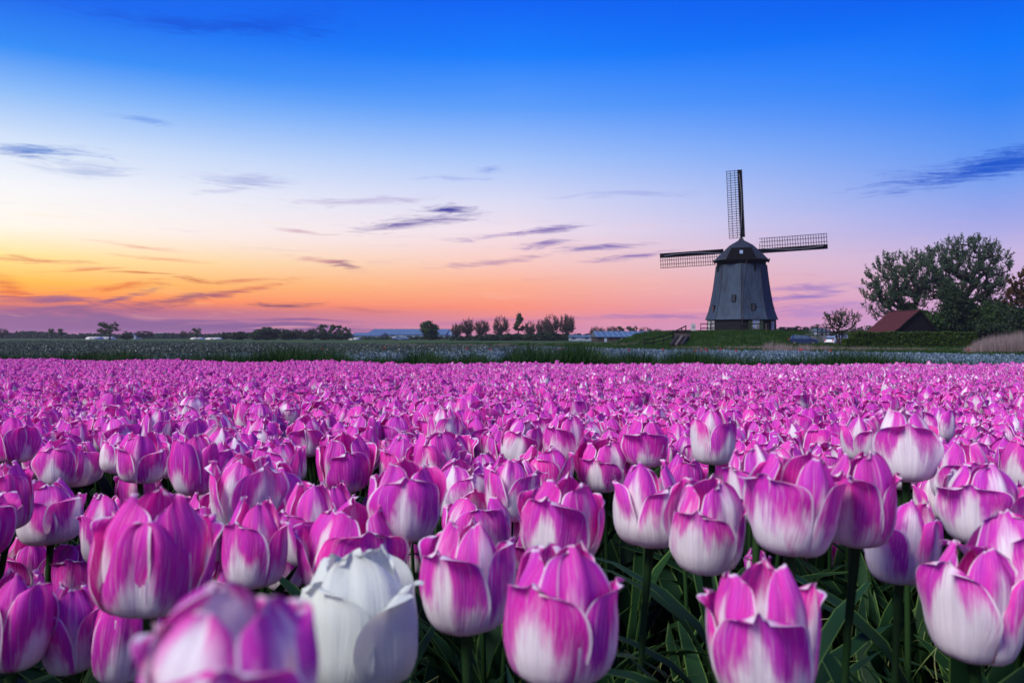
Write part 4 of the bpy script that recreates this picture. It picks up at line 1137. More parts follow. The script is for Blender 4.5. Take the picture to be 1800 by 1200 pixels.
# ------------------------------------------------------------------ grass, reeds, crop
rs = np.random.default_rng(21)
gt_ = [blades(100 + k, 26, .46, .22, .016, M['grass'], .5, 3) for k in range(5)] + [blades(110, 30, .62, .2, .013, M['grass'], .35, 3)]
pts = []; n = 42000
x = rs.uniform(-19, 15, n); off = rs.uniform(.25, 3.3, n) ** 1.0; y = edge_y(x) + off + .25
hh = 1.12 * (1 + .22 * np.sin(x * 1.7) * np.sin(x * .63 + 1) + .12 * np.sin(x * 6.1)); hh *= np.interp(x, [-19, -12, -5, 3, 6, 9, 15], [.60, .68, .82, .88, .76, .60, .48])
thin = (x < 5) | (rs.uniform(size=n) < .7); x, y, hh = x[thin], y[thin], hh[thin]; n = len(x)
pts = np.stack([x, y, ground_z(x, y) - .02], 1)
scatter('verge_grass', 'dark green ragged grass strip beyond the far edge of the tulips', pts, gt_, rs.uniform(0, 6.28, n), hh * rs.uniform(.7, 1.15, n), rs.integers(0, 6, n))
# crop: pale blue-grey leafy clumps
def clump(seed, mat, n=12, s=.16):
    r = np.random.default_rng(seed); V = []; Fc = []
    for k in range(n):
        a = r.uniform(0, 6.28); L = s * r.uniform(.6, 1.1); tl = r.uniform(.15, .9); w_ = s * .17; b0 = len(V)
        d = np.array([math.cos(a) * math.sin(tl), math.sin(a) * math.sin(tl), math.cos(tl)]); sd = np.array([-math.sin(a), math.cos(a), 0])
        o = np.array([r.normal(0, s * .25), r.normal(0, s * .25), 0])
        V += [o - sd * w_ * .5, o + sd * w_ * .5, o + d * L * .6 + sd * w_, o + d * L * .6 - sd * w_, o + d * L + np.array([0, 0, -L * .12])]
        Fc += [(b0, b0 + 1, b0 + 2, b0 + 3), (b0 + 3, b0 + 2, b0 + 4)]
    return mesh_np('clump', np.array(V), [tuple(f) for f in Fc], mat, link_it=False, smooth=False)
cv = [clump(200 + k, M['crop']) for k in range(4)] + [clump(210 + k, M['crop_d']) for k in range(2)]
n = 90000
d_ = 20 + (190 - 20) * rs.uniform(size=n) ** 1.25; px_ = rs.uniform(-120, 1900, n); x = (px_ - 900) / F * d_; y = d_
ok = (y < crop_y(x) - .3) & (y > edge_y(x) + 4); x, y = x[ok], y[ok]
row = np.round(y / .75) * .75; y = np.where(y < 90, row + rs.normal(0, .10, len(y)), y); n = len(x)
green = (ss(-x + (y - 40) * .5, -2, 34) > rs.uniform(size=n))
scatter('crop_field_leaves', 'blue-grey low leafy crop field between grass strip and far meadow', np.stack([x, y, ground_z(x, y) - .01], 1), cv,
        rs.uniform(0, 6.28, n), np.interp(y, [20, 60, 190], [.9, 1.5, 3.2]) * rs.uniform(.6, 1.3, n), np.where(green, rs.integers(4, 6, n), rs.integers(0, 4, n)))
# white stragglers in the crop, left half
wf = MB(); wf.tube((0, 0, 0), (0, 0, .3), .012, .010, 4, 0); wf.tube((0, 0, .28), (0, 0, .33), .02, .05, 6, 1); wf.tube((0, 0, .33), (0, 0, .42), .05, .025, 6, 1)
wfo = wf.build('w', [M['stem'], M['whitefl']], link_it=False)
n = 230; px_ = rs.uniform(10, 880, n); y = rs.uniform(60, 118, n); x = (px_ - 900) / F * y; ok = y < crop_y(x) - 2; x, y = x[ok], y[ok]; n = len(x)
scatter('white_stray_flowers', 'tiny white stray flowers dotted across the left crop field', np.stack([x, y, ground_z(x, y)], 1), [wfo], rs.uniform(0, 6.28, n), rs.uniform(.35, .8, n), np.zeros(n))
# red stray tulips, each a thing
redp = [(1165, 623), (1243, 628), (1232, 626), (1267, 624), (1295, 628), (1222, 630), (1406, 626), (1408, 625), (820, 620), (863, 622), (982, 622), (988, 622), (1105, 627), (675, 615), (568, 621), (1460, 630), (1240, 623), (1702, 624)]
head_me = stem_me = None
for k, (px_, py_) in enumerate(redp):
    D = 46 + (632 - py_) * 1.2; p = at(px_, py_, D); zg = gz(p.x, D); h = max(.42, min(.62, p.z - zg))
    o = empty('red_tulip', (p.x, D, zg)); tag(o, 'tiny red stray tulip standing in the blue-grey crop beyond the pink tulips', 'tulip', 'red stray tulips in the crop field')
    if head_me is None:
        head_me = MB().tube((0, 0, .80), (0, 0, .88), .04, .14, 8).tube((0, 0, .88), (0, 0, 1.06), .14, .08, 8).build('head', M['red'], o).data
        stem_me = MB().tube((0, 0, 0), (0, 0, .82), .018, .016, 5).build('stem', M['stem'], o).data
    else: link(bpy.data.objects.new('head', head_me), o); link(bpy.data.objects.new('stem', stem_me), o)
    o.scale = (.55, .55, h); o.rotation_euler = (random.uniform(-.1, .1), random.uniform(-.1, .1), random.uniform(0, 6))
# bright bank and meadow grass
mt = [blades(300 + k, 24, .30, .3, .02, M['meadow'], .6, 2) for k in range(4)] + [blades(306, 24, .34, .3, .018, M['grass'], .6, 2)]
n = 34000; y0 = rs.uniform(45, 125, n); px_ = rs.uniform(400, 1860, n); x = (px_ - 900) / F * y0
ok = (y0 > crop_y(x) + .1) & ~((x > 40) & (y0 > 93)); x, y = x[ok], y0[ok]; n = len(x)
scatter('bank_grass', 'short green grass covering the mound and the banks', np.stack([x, y, ground_z(x, y) - .03], 1), mt, rs.uniform(0, 6.28, n), rs.uniform(.6, 1.3, n) * np.interp(y, [45, 120], [1, 1.5]), rs.integers(0, 5, n))
# reeds: pale dead stems, tall at right, thin elsewhere
rt = [blades(400 + k, 34, 1.0, .5, .022, M['reed'], .22, 3, .5) for k in range(5)]
def reeds(label, pxl, pxr, dlo, dhi, h, n, seed):
    r = np.random.default_rng(seed); px_ = r.uniform(pxl, pxr, n); y = r.uniform(dlo, dhi, n); x = (px_ - 900) / F * y
    hh = h(px_) * r.uniform(.55, 1.15, n)
    sc_ = np.stack([np.full(n, .8), np.full(n, .8), hh], 1)
    scatter('reeds', label, np.stack([x, y, ground_z(x, y) - .02], 1), [q.copy() for q in rt], r.uniform(0, 6.28, n), sc_, r.integers(0, 5, n))
reeds('tall pale dead reeds at the right edge of the picture', 1700, 1900, 56, 68, lambda p: np.interp(p, [1700, 1735, 1800], [.5, 1.25, 1.6]), 1100, 1)
reeds('thin strip of pale dead reeds in front of the hedge and cars', 1345, 1715, 66, 71, lambda p: np.interp(p, [1345, 1400, 1480, 1715], [.7, .7, .5, .32]), 330, 2)
reeds('sparse pale reeds at the foot of the mound', 1185, 1380, 74, 80, lambda p: np.interp(p, [1185, 1340, 1360, 1380], [.4, .5, .95, .8]), 110, 3)
reeds('sparse pale reeds along the far ditch in the centre', 640, 1130, 100, 108, lambda p: .5 + 0 * p, 170, 4)
# ------------------------------------------------------------------ tulips
H0, R0 = .074, .0300
def petal_geo(seed, inner, nu=13, nv=15):
    r = np.random.default_rng(seed)
    v = 1 - (1 - np.linspace(0, 1, nv)) ** 1.35; u = np.linspace(-1, 1, nu)
    U, V = np.meshgrid(u, v)
    H = H0 * (r.uniform(.98, 1.06) if inner else r.uniform(.80, .98)); R = R0 * (.90 if inner else 1.0) * r.uniform(.96, 1.05)
    top = r.uniform(.44, .66) if inner else r.uniform(.70, .92)
    rr = cr([0, .06, .16, .32, .5, .72, .88, 1.0], np.array([.14, .50, .82, 1.0, 1.02, .97, (.92 + top) / 2, top] if not inner else [.14, .50, .82, 1.0, 1.04, .95, (.84 + top) / 2, top]) * R, V)
    zz_ = cr([0, .06, .16, .32, .5, .72, .88, 1.0], np.array([0, .015, .085, .27, .48, .74, .91, 1.0]) * H, V)
    pt = r.uniform(.04, .22)
    vp = r.uniform(.40, .52); ex = r.uniform(2.0, 2.8)
    wid = cr([0, .08, .25, .45, .65, 1.0], [.50, .72, .93, 1.0, 1.0, 1.0], V) * np.maximum(0, 1 - np.clip((V - vp) / (1.004 - vp), 0, 1) ** ex) ** r.uniform(.42, .52)
    ang = (1.06 if inner else 1.16) * r.uniform(.94, 1.05)
    uw = np.sign(U) * np.abs(U) ** .95
    th = uw * wid * ang * np.clip(1.02 * R / np.maximum(rr, R * .55), .8, 1.6) ** .6
    # petals curve more tightly than the cup; edges may lift outwards or tuck in
    lift = (r.uniform(-.10, .24) if not inner else r.uniform(-.12, .16))
    eL, eR = lift + r.uniform(-.1, .12), lift + r.uniform(-.1, .12)
    e = np.where(U < 0, eL, eR) * np.abs(U) ** 2.6 * ss(V, .15, .7) * R * 1.15
    ph = r.uniform(0, 6.28, 4)
    e += R * .09 * np.abs(U) ** 2 * V * np.sin(V * r.uniform(7, 12) + ph[0] + U * 1.5)
    e += R * .07 * V * np.sin(U * r.uniform(4, 7) + ph[1]) + R * .04 * V * V * np.sin(U * 10 + ph[3])
    crease = (-.10 if r.uniform() < .6 else .08) * R * np.exp(-(U / .16) ** 2) * np.sin(np.pi * np.clip(V, 0, 1)) 
    e += R * .022 * np.sin(U / (.55 + .45 * V) * r.uniform(12, 17) + ph[0] * 2) * np.sin(np.pi * V) ** .7
    tipc = (r.uniform(-.12, .14) if not inner else r.uniform(-.15, .1)) * R * np.maximum(0, V - .72) ** 2 / .0784
    if not inner and r.uniform() < .12: tipc = tipc * 1.2 + R * .5 * np.maximum(0, V - .6) ** 2 / .16
    rr = rr + e + crease + tipc
    x = rr * np.cos(th); y = rr * np.sin(th)
    z = zz_ + H * .02 * np.sin(U * 5 + ph[2]) * V ** 3 - H * .05 * np.abs(U) ** 2 * V
    z -= np.maximum(tipc, 0) * .25
    P = np.stack([x, y, z], -1).reshape(-1, 3)
    i = np.arange(nu * nv).reshape(nv, nu)
    Fq = np.stack([i[:-1, :-1], i[:-1, 1:], i[1:, 1:], i[1:, :-1]], -1).reshape(-1, 4)
    UV = np.stack([U * .5 + .5, V], -1).reshape(-1, 2)
    return P, Fq, UV
def leaf_geo(seed, L=.30, W_=.038, n=9, bend=None):
    r = np.random.default_rng(seed); V = []; UV = []
    bend = r.uniform(.25, .8) if bend is None else bend; tw = r.uniform(-.6, .6); fold = r.uniform(.25, .5)
    for k in range(n + 1):
        t_ = k / n; w_ = W_ * .5 * (math.sin(math.pi * min(1, t_ * .88 + .1)) ** .75 if t_ < .999 else .04)
        a = bend * t_ * t_ * 1.2
        cx, cz = L * (t_ * math.sin(a * .8) + .04), L * t_ * math.cos(a * .7)
        for s_ in (-1, 0, 1):
            wav = .12 * W_ * math.sin(t_ * 14 + s_ + seed) * abs(s_)
            lx = (abs(s_) * w_ * fold) * -1 + wav; ly = s_ * w_
            c, s = math.cos(tw * t_), math.sin(tw * t_)
            V.append((cx + lx * c - ly * s, lx * s + ly * c, cz)); UV.append((s_ * .5 + .5, t_))
    Fq = []
    for k in range(n):
        for j in range(2):
            a = k * 3 + j; Fq.append((a, a + 1, a + 4, a + 3))
    return np.array(V), np.array(Fq), np.array(UV)
def stem_geo(p0, p1, r0=.0034, r1=.0028, n=7, k=6, bow=.01, seed=0):
    r = np.random.default_rng(seed); p0, p1 = np.array(p0, float), np.array(p1, float); a = r.uniform(0, 6.28)
    V = []
    for i in range(k + 1):
        t_ = i / k; c = p0 + (p1 - p0) * t_ + np.array([math.cos(a), math.sin(a), 0]) * bow * math.sin(math.pi * t_)
        rr = r0 + (r1 - r0) * t_ + (.0016 if i == k else 0)
        for j in range(n): th = 2 * math.pi * j / n; V.append(c + np.array([math.cos(th) * rr, math.sin(th) * rr, 0]))
    Fq = [(i * n + j, i * n + (j + 1) % n, (i + 1) * n + (j + 1) % n, (i + 1) * n + j) for i in range(k) for j in range(n)]
    return np.array(V), np.array(Fq)
def place(P, M4):
    m = np.array(M4); return P @ m[:3, :3].T + m[:3, 3]
def petal_mats(r, openness):
    """six petal placements about the head base: three outer, three inner"""
    out = []; ph = r.uniform(0, 2 * math.pi)
    for k in range(3):
        out.append((False, Matrix.Rotation(ph + k * 2.094 + r.normal(0, .09), 4, 'Z') @ Matrix.Rotation(.0 + .20 * openness * r.uniform(.4, 1.5) + r.uniform(-.02, .04), 4, 'Y')))
    for k in range(3):
        out.append((True, Matrix.Rotation(ph + 1.047 + k * 2.094 + r.normal(0, .09), 4, 'Z') @ Matrix.Rotation(-.03 + .11 * openness * r.uniform(.5, 1.3), 4, 'Y')))
    return out

# ---- the far mass: whole plants, instanced
def plant_variant(seed, nu, nv, leaves=2, stem_n=5):
    r = np.random.default_rng(seed); Vs, Fs, Us, Ms = [], [], [], []; b = 0
    op = r.choice([.1, .25, .45, .8], p=[.35, .3, .25, .1]) if seed < 60 else r.choice([0., .1, .25])
    hb = .362
    tilt = Matrix.Translation((0, 0, hb)) @ Matrix.Rotation(r.normal(0, .12), 4, 'X') @ Matrix.Rotation(r.normal(0, .12), 4, 'Y')
    for k, (inner, m) in enumerate(petal_mats(r, op)):
        P, Fq, UV = petal_geo(seed * 10 + k, inner, nu, nv)
        Vs.append(place(P, tilt @ m)); Fs.append(Fq + b); Us.append(UV); Ms += [0] * len(Fq); b += len(P)
    P, Fq = stem_geo((0, 0, 0), (0, 0, hb + .002), n=stem_n, k=3, seed=seed); Vs.append(P); Fs.append(Fq + b); Us.append(np.zeros((len(P), 2))); Ms += [1] * len(Fq); b += len(P)
    for k in range(leaves):
        P, Fq, UV = leaf_geo(seed * 7 + k, r.uniform(.22, .31), n=5)
        Vs.append(place(P, Matrix.Rotation(r.uniform(0, 6.28), 4, 'Z'))); Fs.append(Fq + b); Us.append(UV); Ms += [2] * len(Fq); b += len(P)
    return mesh_np('plant', np.concatenate(Vs), np.concatenate(Fs), [M['petal'], M['stem'], M['leaf']], uv=np.concatenate(Us), midx=Ms, link_it=False)

# ---- hero tulips, taken one by one from the photograph: px, py (head centre), width, height, openness, lean, pinkness, description
HERO = [
 (985, 1075, 178, 232, .30, .02, .80, 'largest sharp-edged magenta tulip with a folded-out petal at bottom centre'),
 (630, 1085, 200, 228, .42, .04, .0, 'creamy white tulip, the only white one, in the front row'),
 (398, 1205, 290, 300, .40, .05, .38, 'nearest tulip, strongly blurred, cut off by the bottom edge left of the white one'),
 (1343, 1110, 185, 232, 1.0, .02, .72, 'wide open tulip with spread petals in the front row at lower right'),
 (1715, 1058, 150, 195, .45, .06, .62, 'front tulip with outspread tall petals near the lower right corner'),
 (822, 1012, 145, 185, .45, -.03, .60, 'pointed-petalled tulip standing between the white and the largest magenta one'),
 (270, 972, 188, 205, .28, .04, .95, 'large dark magenta tulip with a grey-white flank at left front'),
 (1243, 922, 122, 160, .50, .02, .50, 'pink tulip with a broad white cup, alone above dark leaves right of centre'),
 (1398, 882, 145, 180, .75, .08, .66, 'broad tulip with a big folded-down petal right of centre'),
 (1508, 876, 112, 165, .35, .02, .78, 'upright deep pink tulip close behind the broad folded-petal one'),
 (1590, 950, 115, 145, .75, .12, .55, 'leaning tulip with one petal stretched out to the right'),
 (1722, 884, 120, 140, .65, .05, .38, 'whitish open tulip with violet flames near the right edge'),
 (1591, 782, 102, 128, .15, -.03, .50, 'tall closed tulip with white base rising above the crowd at right'),
 (1252, 765, 72, 102, .40, .0, .62, 'slim tulip with long stem rising above the crowd right of centre'),
 (1140, 885, 118, 142, .50, .0, .55, 'tulip with white wedge and dark violet flanks right of centre'),
 (1322, 850, 84, 130, .50, -.08, .50, 'narrow pale tulip tucked left of the broad folded-petal one'),
 (990, 912, 135, 150, .45, .06, .74, 'magenta and white tulip directly above the largest magenta one'),
 (900, 858, 95, 110, .45, .05, .60, 'tulip with a long violet petal behind the pointed-petalled one'),
 (843, 920, 138, 110, .80, .0, .66, 'wide open low tulip right behind the pointed-petalled one'),
 (815, 862, 100, 100, .45, -.05, .45, 'pale striped tulip above the wide open low one'),
 (712, 880, 120, 138, .38, .02, .72, 'ruffled magenta tulip with pale flank left of centre'),
 (622, 960, 172, 150, .55, .03, .78, 'big rounded tulip immediately behind the white one'),
 (548, 920, 100, 135, .50, -.03, .62, 'pale-edged tulip left of the big rounded one behind white'),
 (450, 955, 95, 150, .35, .0, .80, 'tall violet tulip right of the large dark magenta one'),
 (432, 862, 118, 128, .65, .10, .55, 'tulip with a pale upright fan petal in the left half'),
 (342, 815, 76, 108, .20, .05, .88, 'egg-shaped deep magenta tulip above the large dark one'),
 (368, 925, 88, 118, .35, .05, .86, 'dark tulip half hidden right behind the large dark magenta one'),
 (88, 900, 100, 108, .30, -.05, .68, 'solid cup-shaped tulip with grey-white base near the left edge'),
 (30, 772, 62, 82, .15, .0, .98, 'dark closed tulip rising at the left edge of the crowd'),
 (248, 802, 82, 88, .45, .0, .74, 'striped tulip below the leaning violet one at left'),
 (276, 752, 50, 72, .10, .20, .60, 'violet tulip leaning right, rising above the left crowd'),
 (780, 750, 54, 74, .15, .10, .42, 'pale violet closed tulip rising above the crowd near the middle'),
 (1136, 778, 74, 84, .25, .0, .84, 'rosy round tulip rising left of the slim tall-stemmed one'),
 (130, 1102, 100, 150, .35, -.05, .74, 'violet tulip at lower left, second from the corner'),
 (222, 1112, 110, 170, .30, .0, .84, 'tall violet tulip below the large dark magenta one'),
 (28, 1092, 110, 165, .35, .08, .88, 'blurred dark tulip cut off by the lower left edge'),
 (140, 1003, 88, 100, .50, .0, .84, 'open dark violet tulip left of the large dark magenta one'),
 (55, 990, 84, 92, .60, .0, .80, 'open shaggy tulip near the left edge, middle of the front rows'),
 (12, 872, 60, 118, .20, .0, .82, 'slim bluish tulip cut off by the left edge'),
 (945, 965, 90, 80, .50, -.05, .60, 'low tulip peeping out just above the largest magenta one'),
 (1692, 832, 98, 108, .45, .05, .50, 'pale tulip left of the whitish open one at right'),
 (1793, 905, 60, 110, .45, .0, .60, 'tulip cut off by the right edge beside the whitish open one'),
 (1430, 968, 74, 62, .40, .08, .88, 'small pink cup hidden beneath the broad folded-petal tulip'),
 (106, 812, 74, 84, .55, .0, .82, 'open dark tulip right of the dark closed one at left edge'),
 (735, 968, 62, 78, .30, .0, .78, 'shaded tulip half hidden left of the pointed-petalled one'),
 (186, 930, 66, 118, .35, -.05, .68, 'pale-flanked tulip squeezed left behind the large dark one'),
 (764, 806, 84, 92, .45, .0, .78, 'round magenta tulip below the pale violet closed one'),
 (1062, 815, 92, 86, .60, .0, .72, 'spreading tulip just below the rosy round one'),
 (1448, 778, 78, 72, .80, .0, .80, 'wide open pink tulip left of the tall closed one at right'),
 (1512, 768, 60, 78, .70, .0, .50, 'pointed open tulip touching the left side of the tall closed one'),
 (960, 825, 92, 82, .45, .0, .70, 'multi-petalled pink tulip in the middle of the crowd'),
 (245, 858, 76, 84, .40, .0, .84, 'violet tulip above the large dark magenta one, left'),
 (1650, 745, 50, 62, .20, .0, .45, 'pale closed tulip right of the tall closed one'),
 (588, 905, 70, 110, .40, .0, .84, 'narrow violet tulip above the big rounded one'),
 (20, 1015, 60, 90, .40, .0, .86, 'dim tulip at the left edge above the blurred dark one'),
 (395, 1040, 62, 120, .35, .05, .84, 'dark tulip with pale edge between large dark and white tulips'),
 (500, 985, 70, 100, .40, .0, .80, 'violet tulip left of the big rounded one behind white'),
 (1200, 845, 76, 92, .45, .05, .80, 'magenta tulip just right of the white-wedged one'),
 (665, 905, 70, 90, .40, .0, .76, 'violet tulip wedged left of the ruffled magenta one'),
 (1640, 870, 60, 80, .40, .0, .55, 'pale tulip half hidden left of the whitish open one'),
]
pool = {True: [], False: []}
def petal_mesh(inner, k):
    P, Fq, UV = petal_geo(900 + k * 2 + int(inner), inner, 17, 21)
    o = mesh_np('petal', P, Fq, M['petal'], uv=UV, link_it=False); me = o.data; bpy.data.objects.remove(o); return me
pool[False] = [petal_mesh(False, k) for k in range(12)]; pool[True] = [petal_mesh(True, k) for k in range(8)]
leafpool = []
for k in range(8):
    P, Fq, UV = leaf_geo(40 + k, .20 + .022 * k, .030 + .002 * (k % 5)); o = mesh_np('leaf', P, Fq, M['leaf'], uv=UV, link_it=False); leafpool.append(o.data); bpy.data.objects.remove(o)

def tulip(base, head, s, openness, lean, pink, label, group=None, seed=0, sx=1.0, leaves=2, tilt_fb=0.0, petals=None):
    """base: ground point, head: centre of the bloom"""
    r = np.random.default_rng(seed)
    o = empty('tulip', base); tag(o, label, 'tulip', group)
    hm = Matrix.Rotation(lean + r.normal(0, .04), 4, 'Y') @ Matrix.Rotation(tilt_fb + r.normal(0, .05), 4, 'X')
    hb = Vector(head) - hm.to_3x3() @ Vector((0, 0, H0 * .5 * s))
    HM = Matrix.Translation(hb - Vector(base)) @ hm @ Matrix.Diagonal((s * sx, s * sx, s, 1))
    for inner, m in petals or petal_mats(r, openness):
        p = bpy.data.objects.new('petal', pool[inner][int(r.integers(0, len(pool[inner])))]); link(p, o)
        p.matrix_local = HM @ m
        p['pinkness'] = float(np.clip(pink + (r.normal(0, .06) if pink > .05 else 0), 0, 1))
    st = hb - Vector(base)
    P, Fq = stem_geo((0, 0, -.01), tuple(st), .0036 * s, .003 * s, seed=seed, bow=.012 * abs(st.z) / .35)
    mesh_np('stem', P, Fq, M['stem'], parent=o)
    for k in range(leaves):
        l = bpy.data.objects.new('leaf', leafpool[int(r.integers(0, 8))]); link(l, o)
        l.rotation_euler = (r.normal(0, .10), r.normal(0, .10), r.uniform(0, 6.28)); l.location = (0, 0, 0); l.scale = (1, 1, r.uniform(.85, 1.1) * min(1.15, abs(st.z) / .33))
    return o

heads = []
for k, (px_, py_, w_, h_, op, lean, pk, lb) in enumerate(HERO):
    s = .96 + .08 * ((k * 37) % 10) / 10
    if k == 2: s = .48
    D = F * (H0 * 1.02 * s) / h_
    c_ = at(px_, py_, D)
    asp = (w_ / h_) / (.80 + .16 * op)
    sx = min(1.3, max(.78, asp))
    bxx, byy = c_.x + .02 * math.sin(k * 2.1) - lean * .15, c_.y + .015 * math.cos(k * 1.7)
    tulip((bxx, byy, gz(bxx, byy)), c_, s, op, lean, pk, lb, seed=500 + k + (40 if k in (1, 7) else 0), sx=sx, leaves=3 if py_ > 800 else 2, tilt_fb=.0)
    heads.append((c_.x, c_.y, c_.z, .036 * s * max(1, sx)))
# a tiny pink bud low in the leaves
c_ = at(1330, 988, .72 * 1.2); tulip((c_.x, c_.y + .01, gz(c_.x, c_.y)), c_, .36, .8, .05, .95, 'tiny ruffled pink bud low among the stems above the wide open tulip', seed=77)

# ---- the crowd
rs = np.random.default_rng(33)
pts = []
ys = np.arange(.42, 21, .090)
for j, y0 in enumerate(ys):
    hw = .70 * y0 + 1.0
    xs = np.arange(-hw, hw, .092) + (j % 2) * .044
    pts.append(np.stack([xs, np.full(len(xs), y0)], 1))
pts = np.concatenate(pts); pts += rs.normal(0, .020, pts.shape)
x, y = pts[:, 0], pts[:, 1]
track = y - (3.15 + .05 * x)                      # wheel track across the bed
keep = (y < edge_y(x) - .05) & ~((track > 0) & (track < .64)) & (rs.uniform(size=len(x)) < .965)
x, y = x[keep], y[keep]
hz = .40 * (1 + rs.normal(0, .030, len(x)))
patch = .012 * np.sin(x * 2.3 + y * 1.1) + .010 * np.sin(x * .9 - y * 1.9)
hz = hz + patch + np.where(rs.uniform(size=len(x)) < .03, .025, 0)
zt = ground_z(x, y) + hz
ppx = 900 + F * x / y; ppy = HOR - F * (zt - CZ) / y
thr = np.interp(ppx, [-200, 0, 420, 700, 900, 1100, 1300, 1800, 2000], [1060, 1040, 960, 880, 862, 850, 830, 838, 870])
inframe = (ppx > -60) & (ppx < 1860) & (ppy < 1260)
hz_ = np.ones(len(x), bool)
for h_, q_ in zip(HERO, heads):      # nothing random stands in front of a tulip taken from the photograph
    rpx = F * .034 / y
    hz_ &= ~((y < q_[1]) & (np.abs(ppx - h_[0]) < h_[2] * .5 + rpx * .8) & (np.abs(ppy - h_[1]) < h_[3] * .5 + rpx * .8) & (y < 1.3))
keep = hz_ & ~(inframe & (ppy > thr)) & ~((~inframe) & (y < .5))
Hd = np.array(heads)
def clear(x, y, z):
    d = np.sqrt((Hd[None, :, 0] - x[:, None]) ** 2 + (Hd[None, :, 1] - y[:, None]) ** 2 + ((Hd[None, :, 2] - z[:, None]) * .8) ** 2)
    return (d > Hd[None, :, 3] + .020).all(1)
near = y < 3
ok = np.ones(len(x), bool); ok[near] = clear(x[near], y[near], zt[near]); keep &= ok
x, y, hz, zt, ppx, ppy = (a[keep] for a in (x, y, hz, zt, ppx, ppy))
infr = (ppx > -10) & (ppx < 1810) & (ppy < 1240)
size = np.where(infr, 1 / y, 0); order = np.argsort(-size)
NIND = 300 - len(HERO) - 1
ind = order[:NIND]; rest = order[NIND:]
pink = np.clip(rs.normal(.70, .17, len(x)) + .12 * np.clip(-x / 3, -1, 1), .2, 1)
import collections
seen_l = collections.Counter()
hp = [(h_[0], h_[1]) for h_ in HERO]
short = [h_[7] for h_ in HERO]
ppx_h = np.array([h_[0] for h_ in HERO]); ppy_h = np.array([h_[1] for h_ in HERO])
NICK = {0: 'the largest magenta tulip', 1: 'the white tulip', 3: 'the wide open front tulip', 6: 'the large dark magenta tulip', 7: 'the white-cupped tulip', 8: 'the broad folded-petal tulip',
        10: 'the leaning outstretched tulip', 11: 'the whitish open tulip', 12: 'the tall closed tulip', 13: 'the slim tall-stemmed tulip', 14: 'the white-wedged tulip', 16: 'the magenta and white tulip', 18: 'the wide open low tulip',
        20: 'the ruffled magenta tulip', 21: 'the big rounded tulip', 23: 'the tall violet tulip', 24: 'the fan-petalled tulip', 25: 'the egg-shaped tulip', 27: 'the solid cup-shaped tulip', 28: 'the dark closed edge tulip',
        30: 'the leaning violet tulip', 31: 'the pale violet closed tulip', 32: 'the rosy round tulip', 19: 'the pale striped tulip', 40: 'the pale right-hand tulip'}
nk = list(NICK); nkx = ppx_h[nk]; nky = ppy_h[nk]
for c_i, i in enumerate(ind):
    op = float(rs.choice([.12, .3, .5, .8], p=[.3, .3, .28, .12])); le = float(rs.normal(0, .10)); pk = float(pink[i])
    d2 = (nkx - ppx[i]) ** 2 + ((nky - ppy[i]) * 1.5) ** 2; j = int(np.argmin(d2)); h_ = nk[j]
    dx_, dy_ = ppx[i] - nkx[j], ppy[i] - nky[j]
    side = ('right' if dx_ > 0 else 'left') if abs(dx_) > 22 else ''
    vert = 'behind' if dy_ < -12 else 'beside' if dy_ < 14 else 'below'
    rel = ('just ' if abs(dx_) + abs(dy_) < 75 else 'farther ') + (vert if not side else f'{vert} and {side} of' if vert != 'beside' else f'{side} of')
    tone = 'pale' if pk < .62 else 'rosy' if pk < .74 else 'magenta' if pk < .86 else 'deep magenta'
    form = {.12: 'closed', .3: 'half-closed', .5: 'opening', .8: 'wide open'}[op]
    ln = 'left-tilted' if le < -.1 else 'right-tilted' if le > .1 else 'upright'
    lb = f'{tone} {form} {ln} tulip {rel} {NICK[h_]}'
    if seen_l[lb]:
        lb = lb.replace(ln, 'low-standing' if hz[i] < .4 else 'tall-standing')
    if seen_l[lb]: lb = lb.replace('farther ', 'much farther ').replace('just ', 'close ')
    if seen_l[lb]: lb = lb.replace(' tulip ', ' bloom ', 1)
    seen_l[lb] += 1
    s = float(np.clip(rs.normal(1.0, .06), .88, 1.12))
    tulip((x[i], y[i], zt[i] - hz[i]), (x[i] + le * .04, y[i] + float(rs.normal(0, .01)), zt[i]), s, op, le, pk, lb,
          'tulips crowded in the front of the field', seed=2000 + c_i, sx=float(rs.uniform(.92, 1.1)), leaves=2, tilt_fb=float(rs.normal(0, .10)))
hi = [plant_variant(10 + k, 9, 9, 2) for k in range(14)]; lo = [plant_variant(60 + k, 7, 8, 1, 4) for k in range(10)]
n = len(rest); xr, yr, hr = x[rest], y[rest], hz[rest]
vi = np.where(yr < 5.5, rs.integers(0, 14, n), rs.integers(14, 24, n))
sxy = rs.uniform(.92, 1.12, n) * np.interp(yr, [4, 7], [1.0, .94]); sc_ = np.stack([sxy, sxy, hr / .40], 1)
tilt = rs.normal(0, .07, (n, 2))
tf = scatter('tulip_field', 'far mass of pink and violet tulips filling the field to the grass strip', np.stack([xr, yr, ground_z(xr, yr)], 1), hi + lo, rs.uniform(0, 6.28, n), sc_, vi, tilt, np.clip(pink[rest] + .04, 0, 1))
print('TULIPS individual', len(ind) + len(HERO) + 1, 'mass', n)

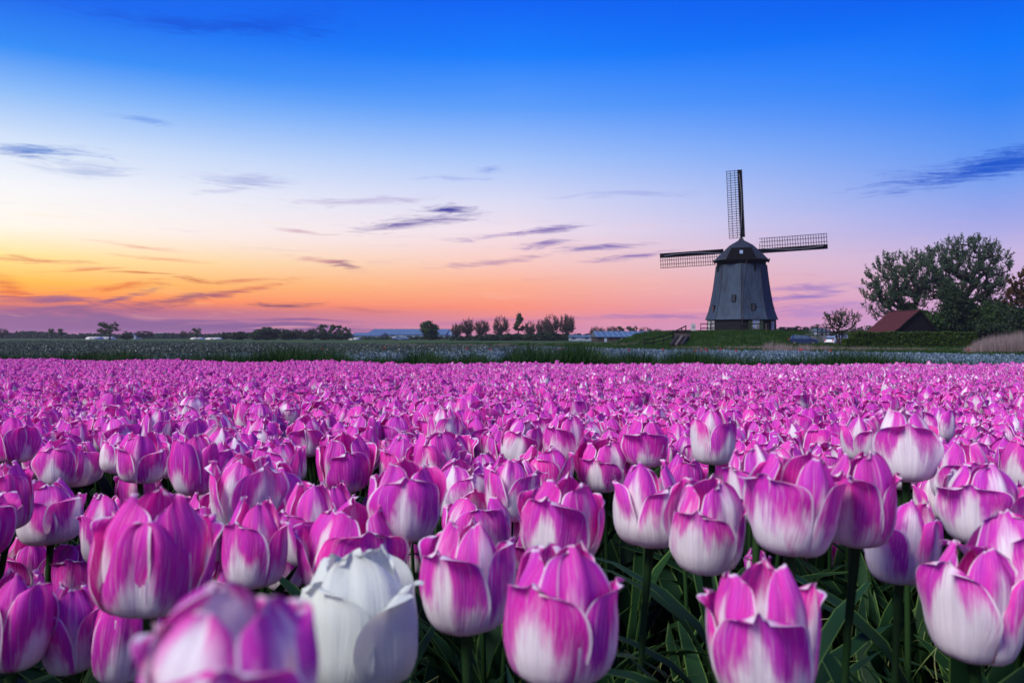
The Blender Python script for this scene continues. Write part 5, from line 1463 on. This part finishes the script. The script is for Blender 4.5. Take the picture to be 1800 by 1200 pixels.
# ---- undergrowth between the front stems: leaf blades and dry wisps
n = 900; xx = rs.uniform(-.9, 1.1, n); yy = rs.uniform(.25, 1.7, n)
lv = []
for k in range(6):
    P, Fq, UV = leaf_geo(140 + k, .17 + .022 * k, .020 + .003 * (k % 4)); lv.append(mesh_np('lf', P, Fq, M['leaf'], uv=UV, link_it=False))
scatter('undergrowth_leaves', 'dense dark green tulip leaves between the front stems', np.stack([xx, yy, ground_z(xx, yy)], 1), lv, rs.uniform(0, 6.28, n),
        rs.uniform(.7, 1.15, n), rs.integers(0, 6, n), rs.normal(0, .25, (n, 2)))
V = []; Fq = []
for k in range(1100):
    px0, py0 = rs.uniform(-.6, .95), rs.uniform(.32, 1.5); z0 = gz(px0, py0) + rs.uniform(0, .17); a = rs.uniform(0, 6.28); el_ = rs.uniform(-.2, 1.3); L = rs.uniform(.03, .13); cu = rs.normal(0, 3.0); cv2 = rs.normal(0, 1.6)
    p = np.array([px0, py0, z0]); b0 = len(V); w_ = rs.uniform(.0004, .0011); m = 7
    for i in range(m):
        d = np.array([math.cos(a) * math.cos(el_), math.sin(a) * math.cos(el_), math.sin(el_)]); sd = np.array([-math.sin(a), math.cos(a), .5]); sd /= np.linalg.norm(sd)
        ww = w_ * (1 - (i / m) ** 2)
        V += [p - sd * ww, p + sd * ww]; p = p + d * L / m; a += cu / m; el_ += cv2 / m
    Fq += [(b0 + 2 * i, b0 + 2 * i + 1, b0 + 2 * i + 3, b0 + 2 * i + 2) for i in range(m - 1)]
wi = mesh_np('dry_wisps', V, np.array(Fq), M['wisp']); tag(wi, 'thin curled yellow-green wisps among the front stems', kind='stuff')

# ------------------------------------------------------------------ evening air
hz_m = bpy.data.materials.new('haze'); hz_m.use_nodes = True; ht = NT(hz_m.node_tree)
for n_ in list(hz_m.node_tree.nodes): hz_m.node_tree.nodes.remove(n_)
ho_ = ht.n('ShaderNodeOutputMaterial'); pv = ht.n('ShaderNodeVolumePrincipled')
pv.inputs['Color'].default_value = (.86, .88, .95, 1); pv.inputs['Density'].default_value = .00016
pv.inputs['Anisotropy'].default_value = .3
ht.link(pv.outputs[0], ho_.inputs['Volume'])
hb_ = MB().box((0, 430, 11), (1500, 1000, 24)).build('haze', hz_m)
tag(hb_, 'thin evening haze over the fields', kind='stuff')
SC.cycles.volume_bounces = 0
SC.cycles.volume_max_steps = 64
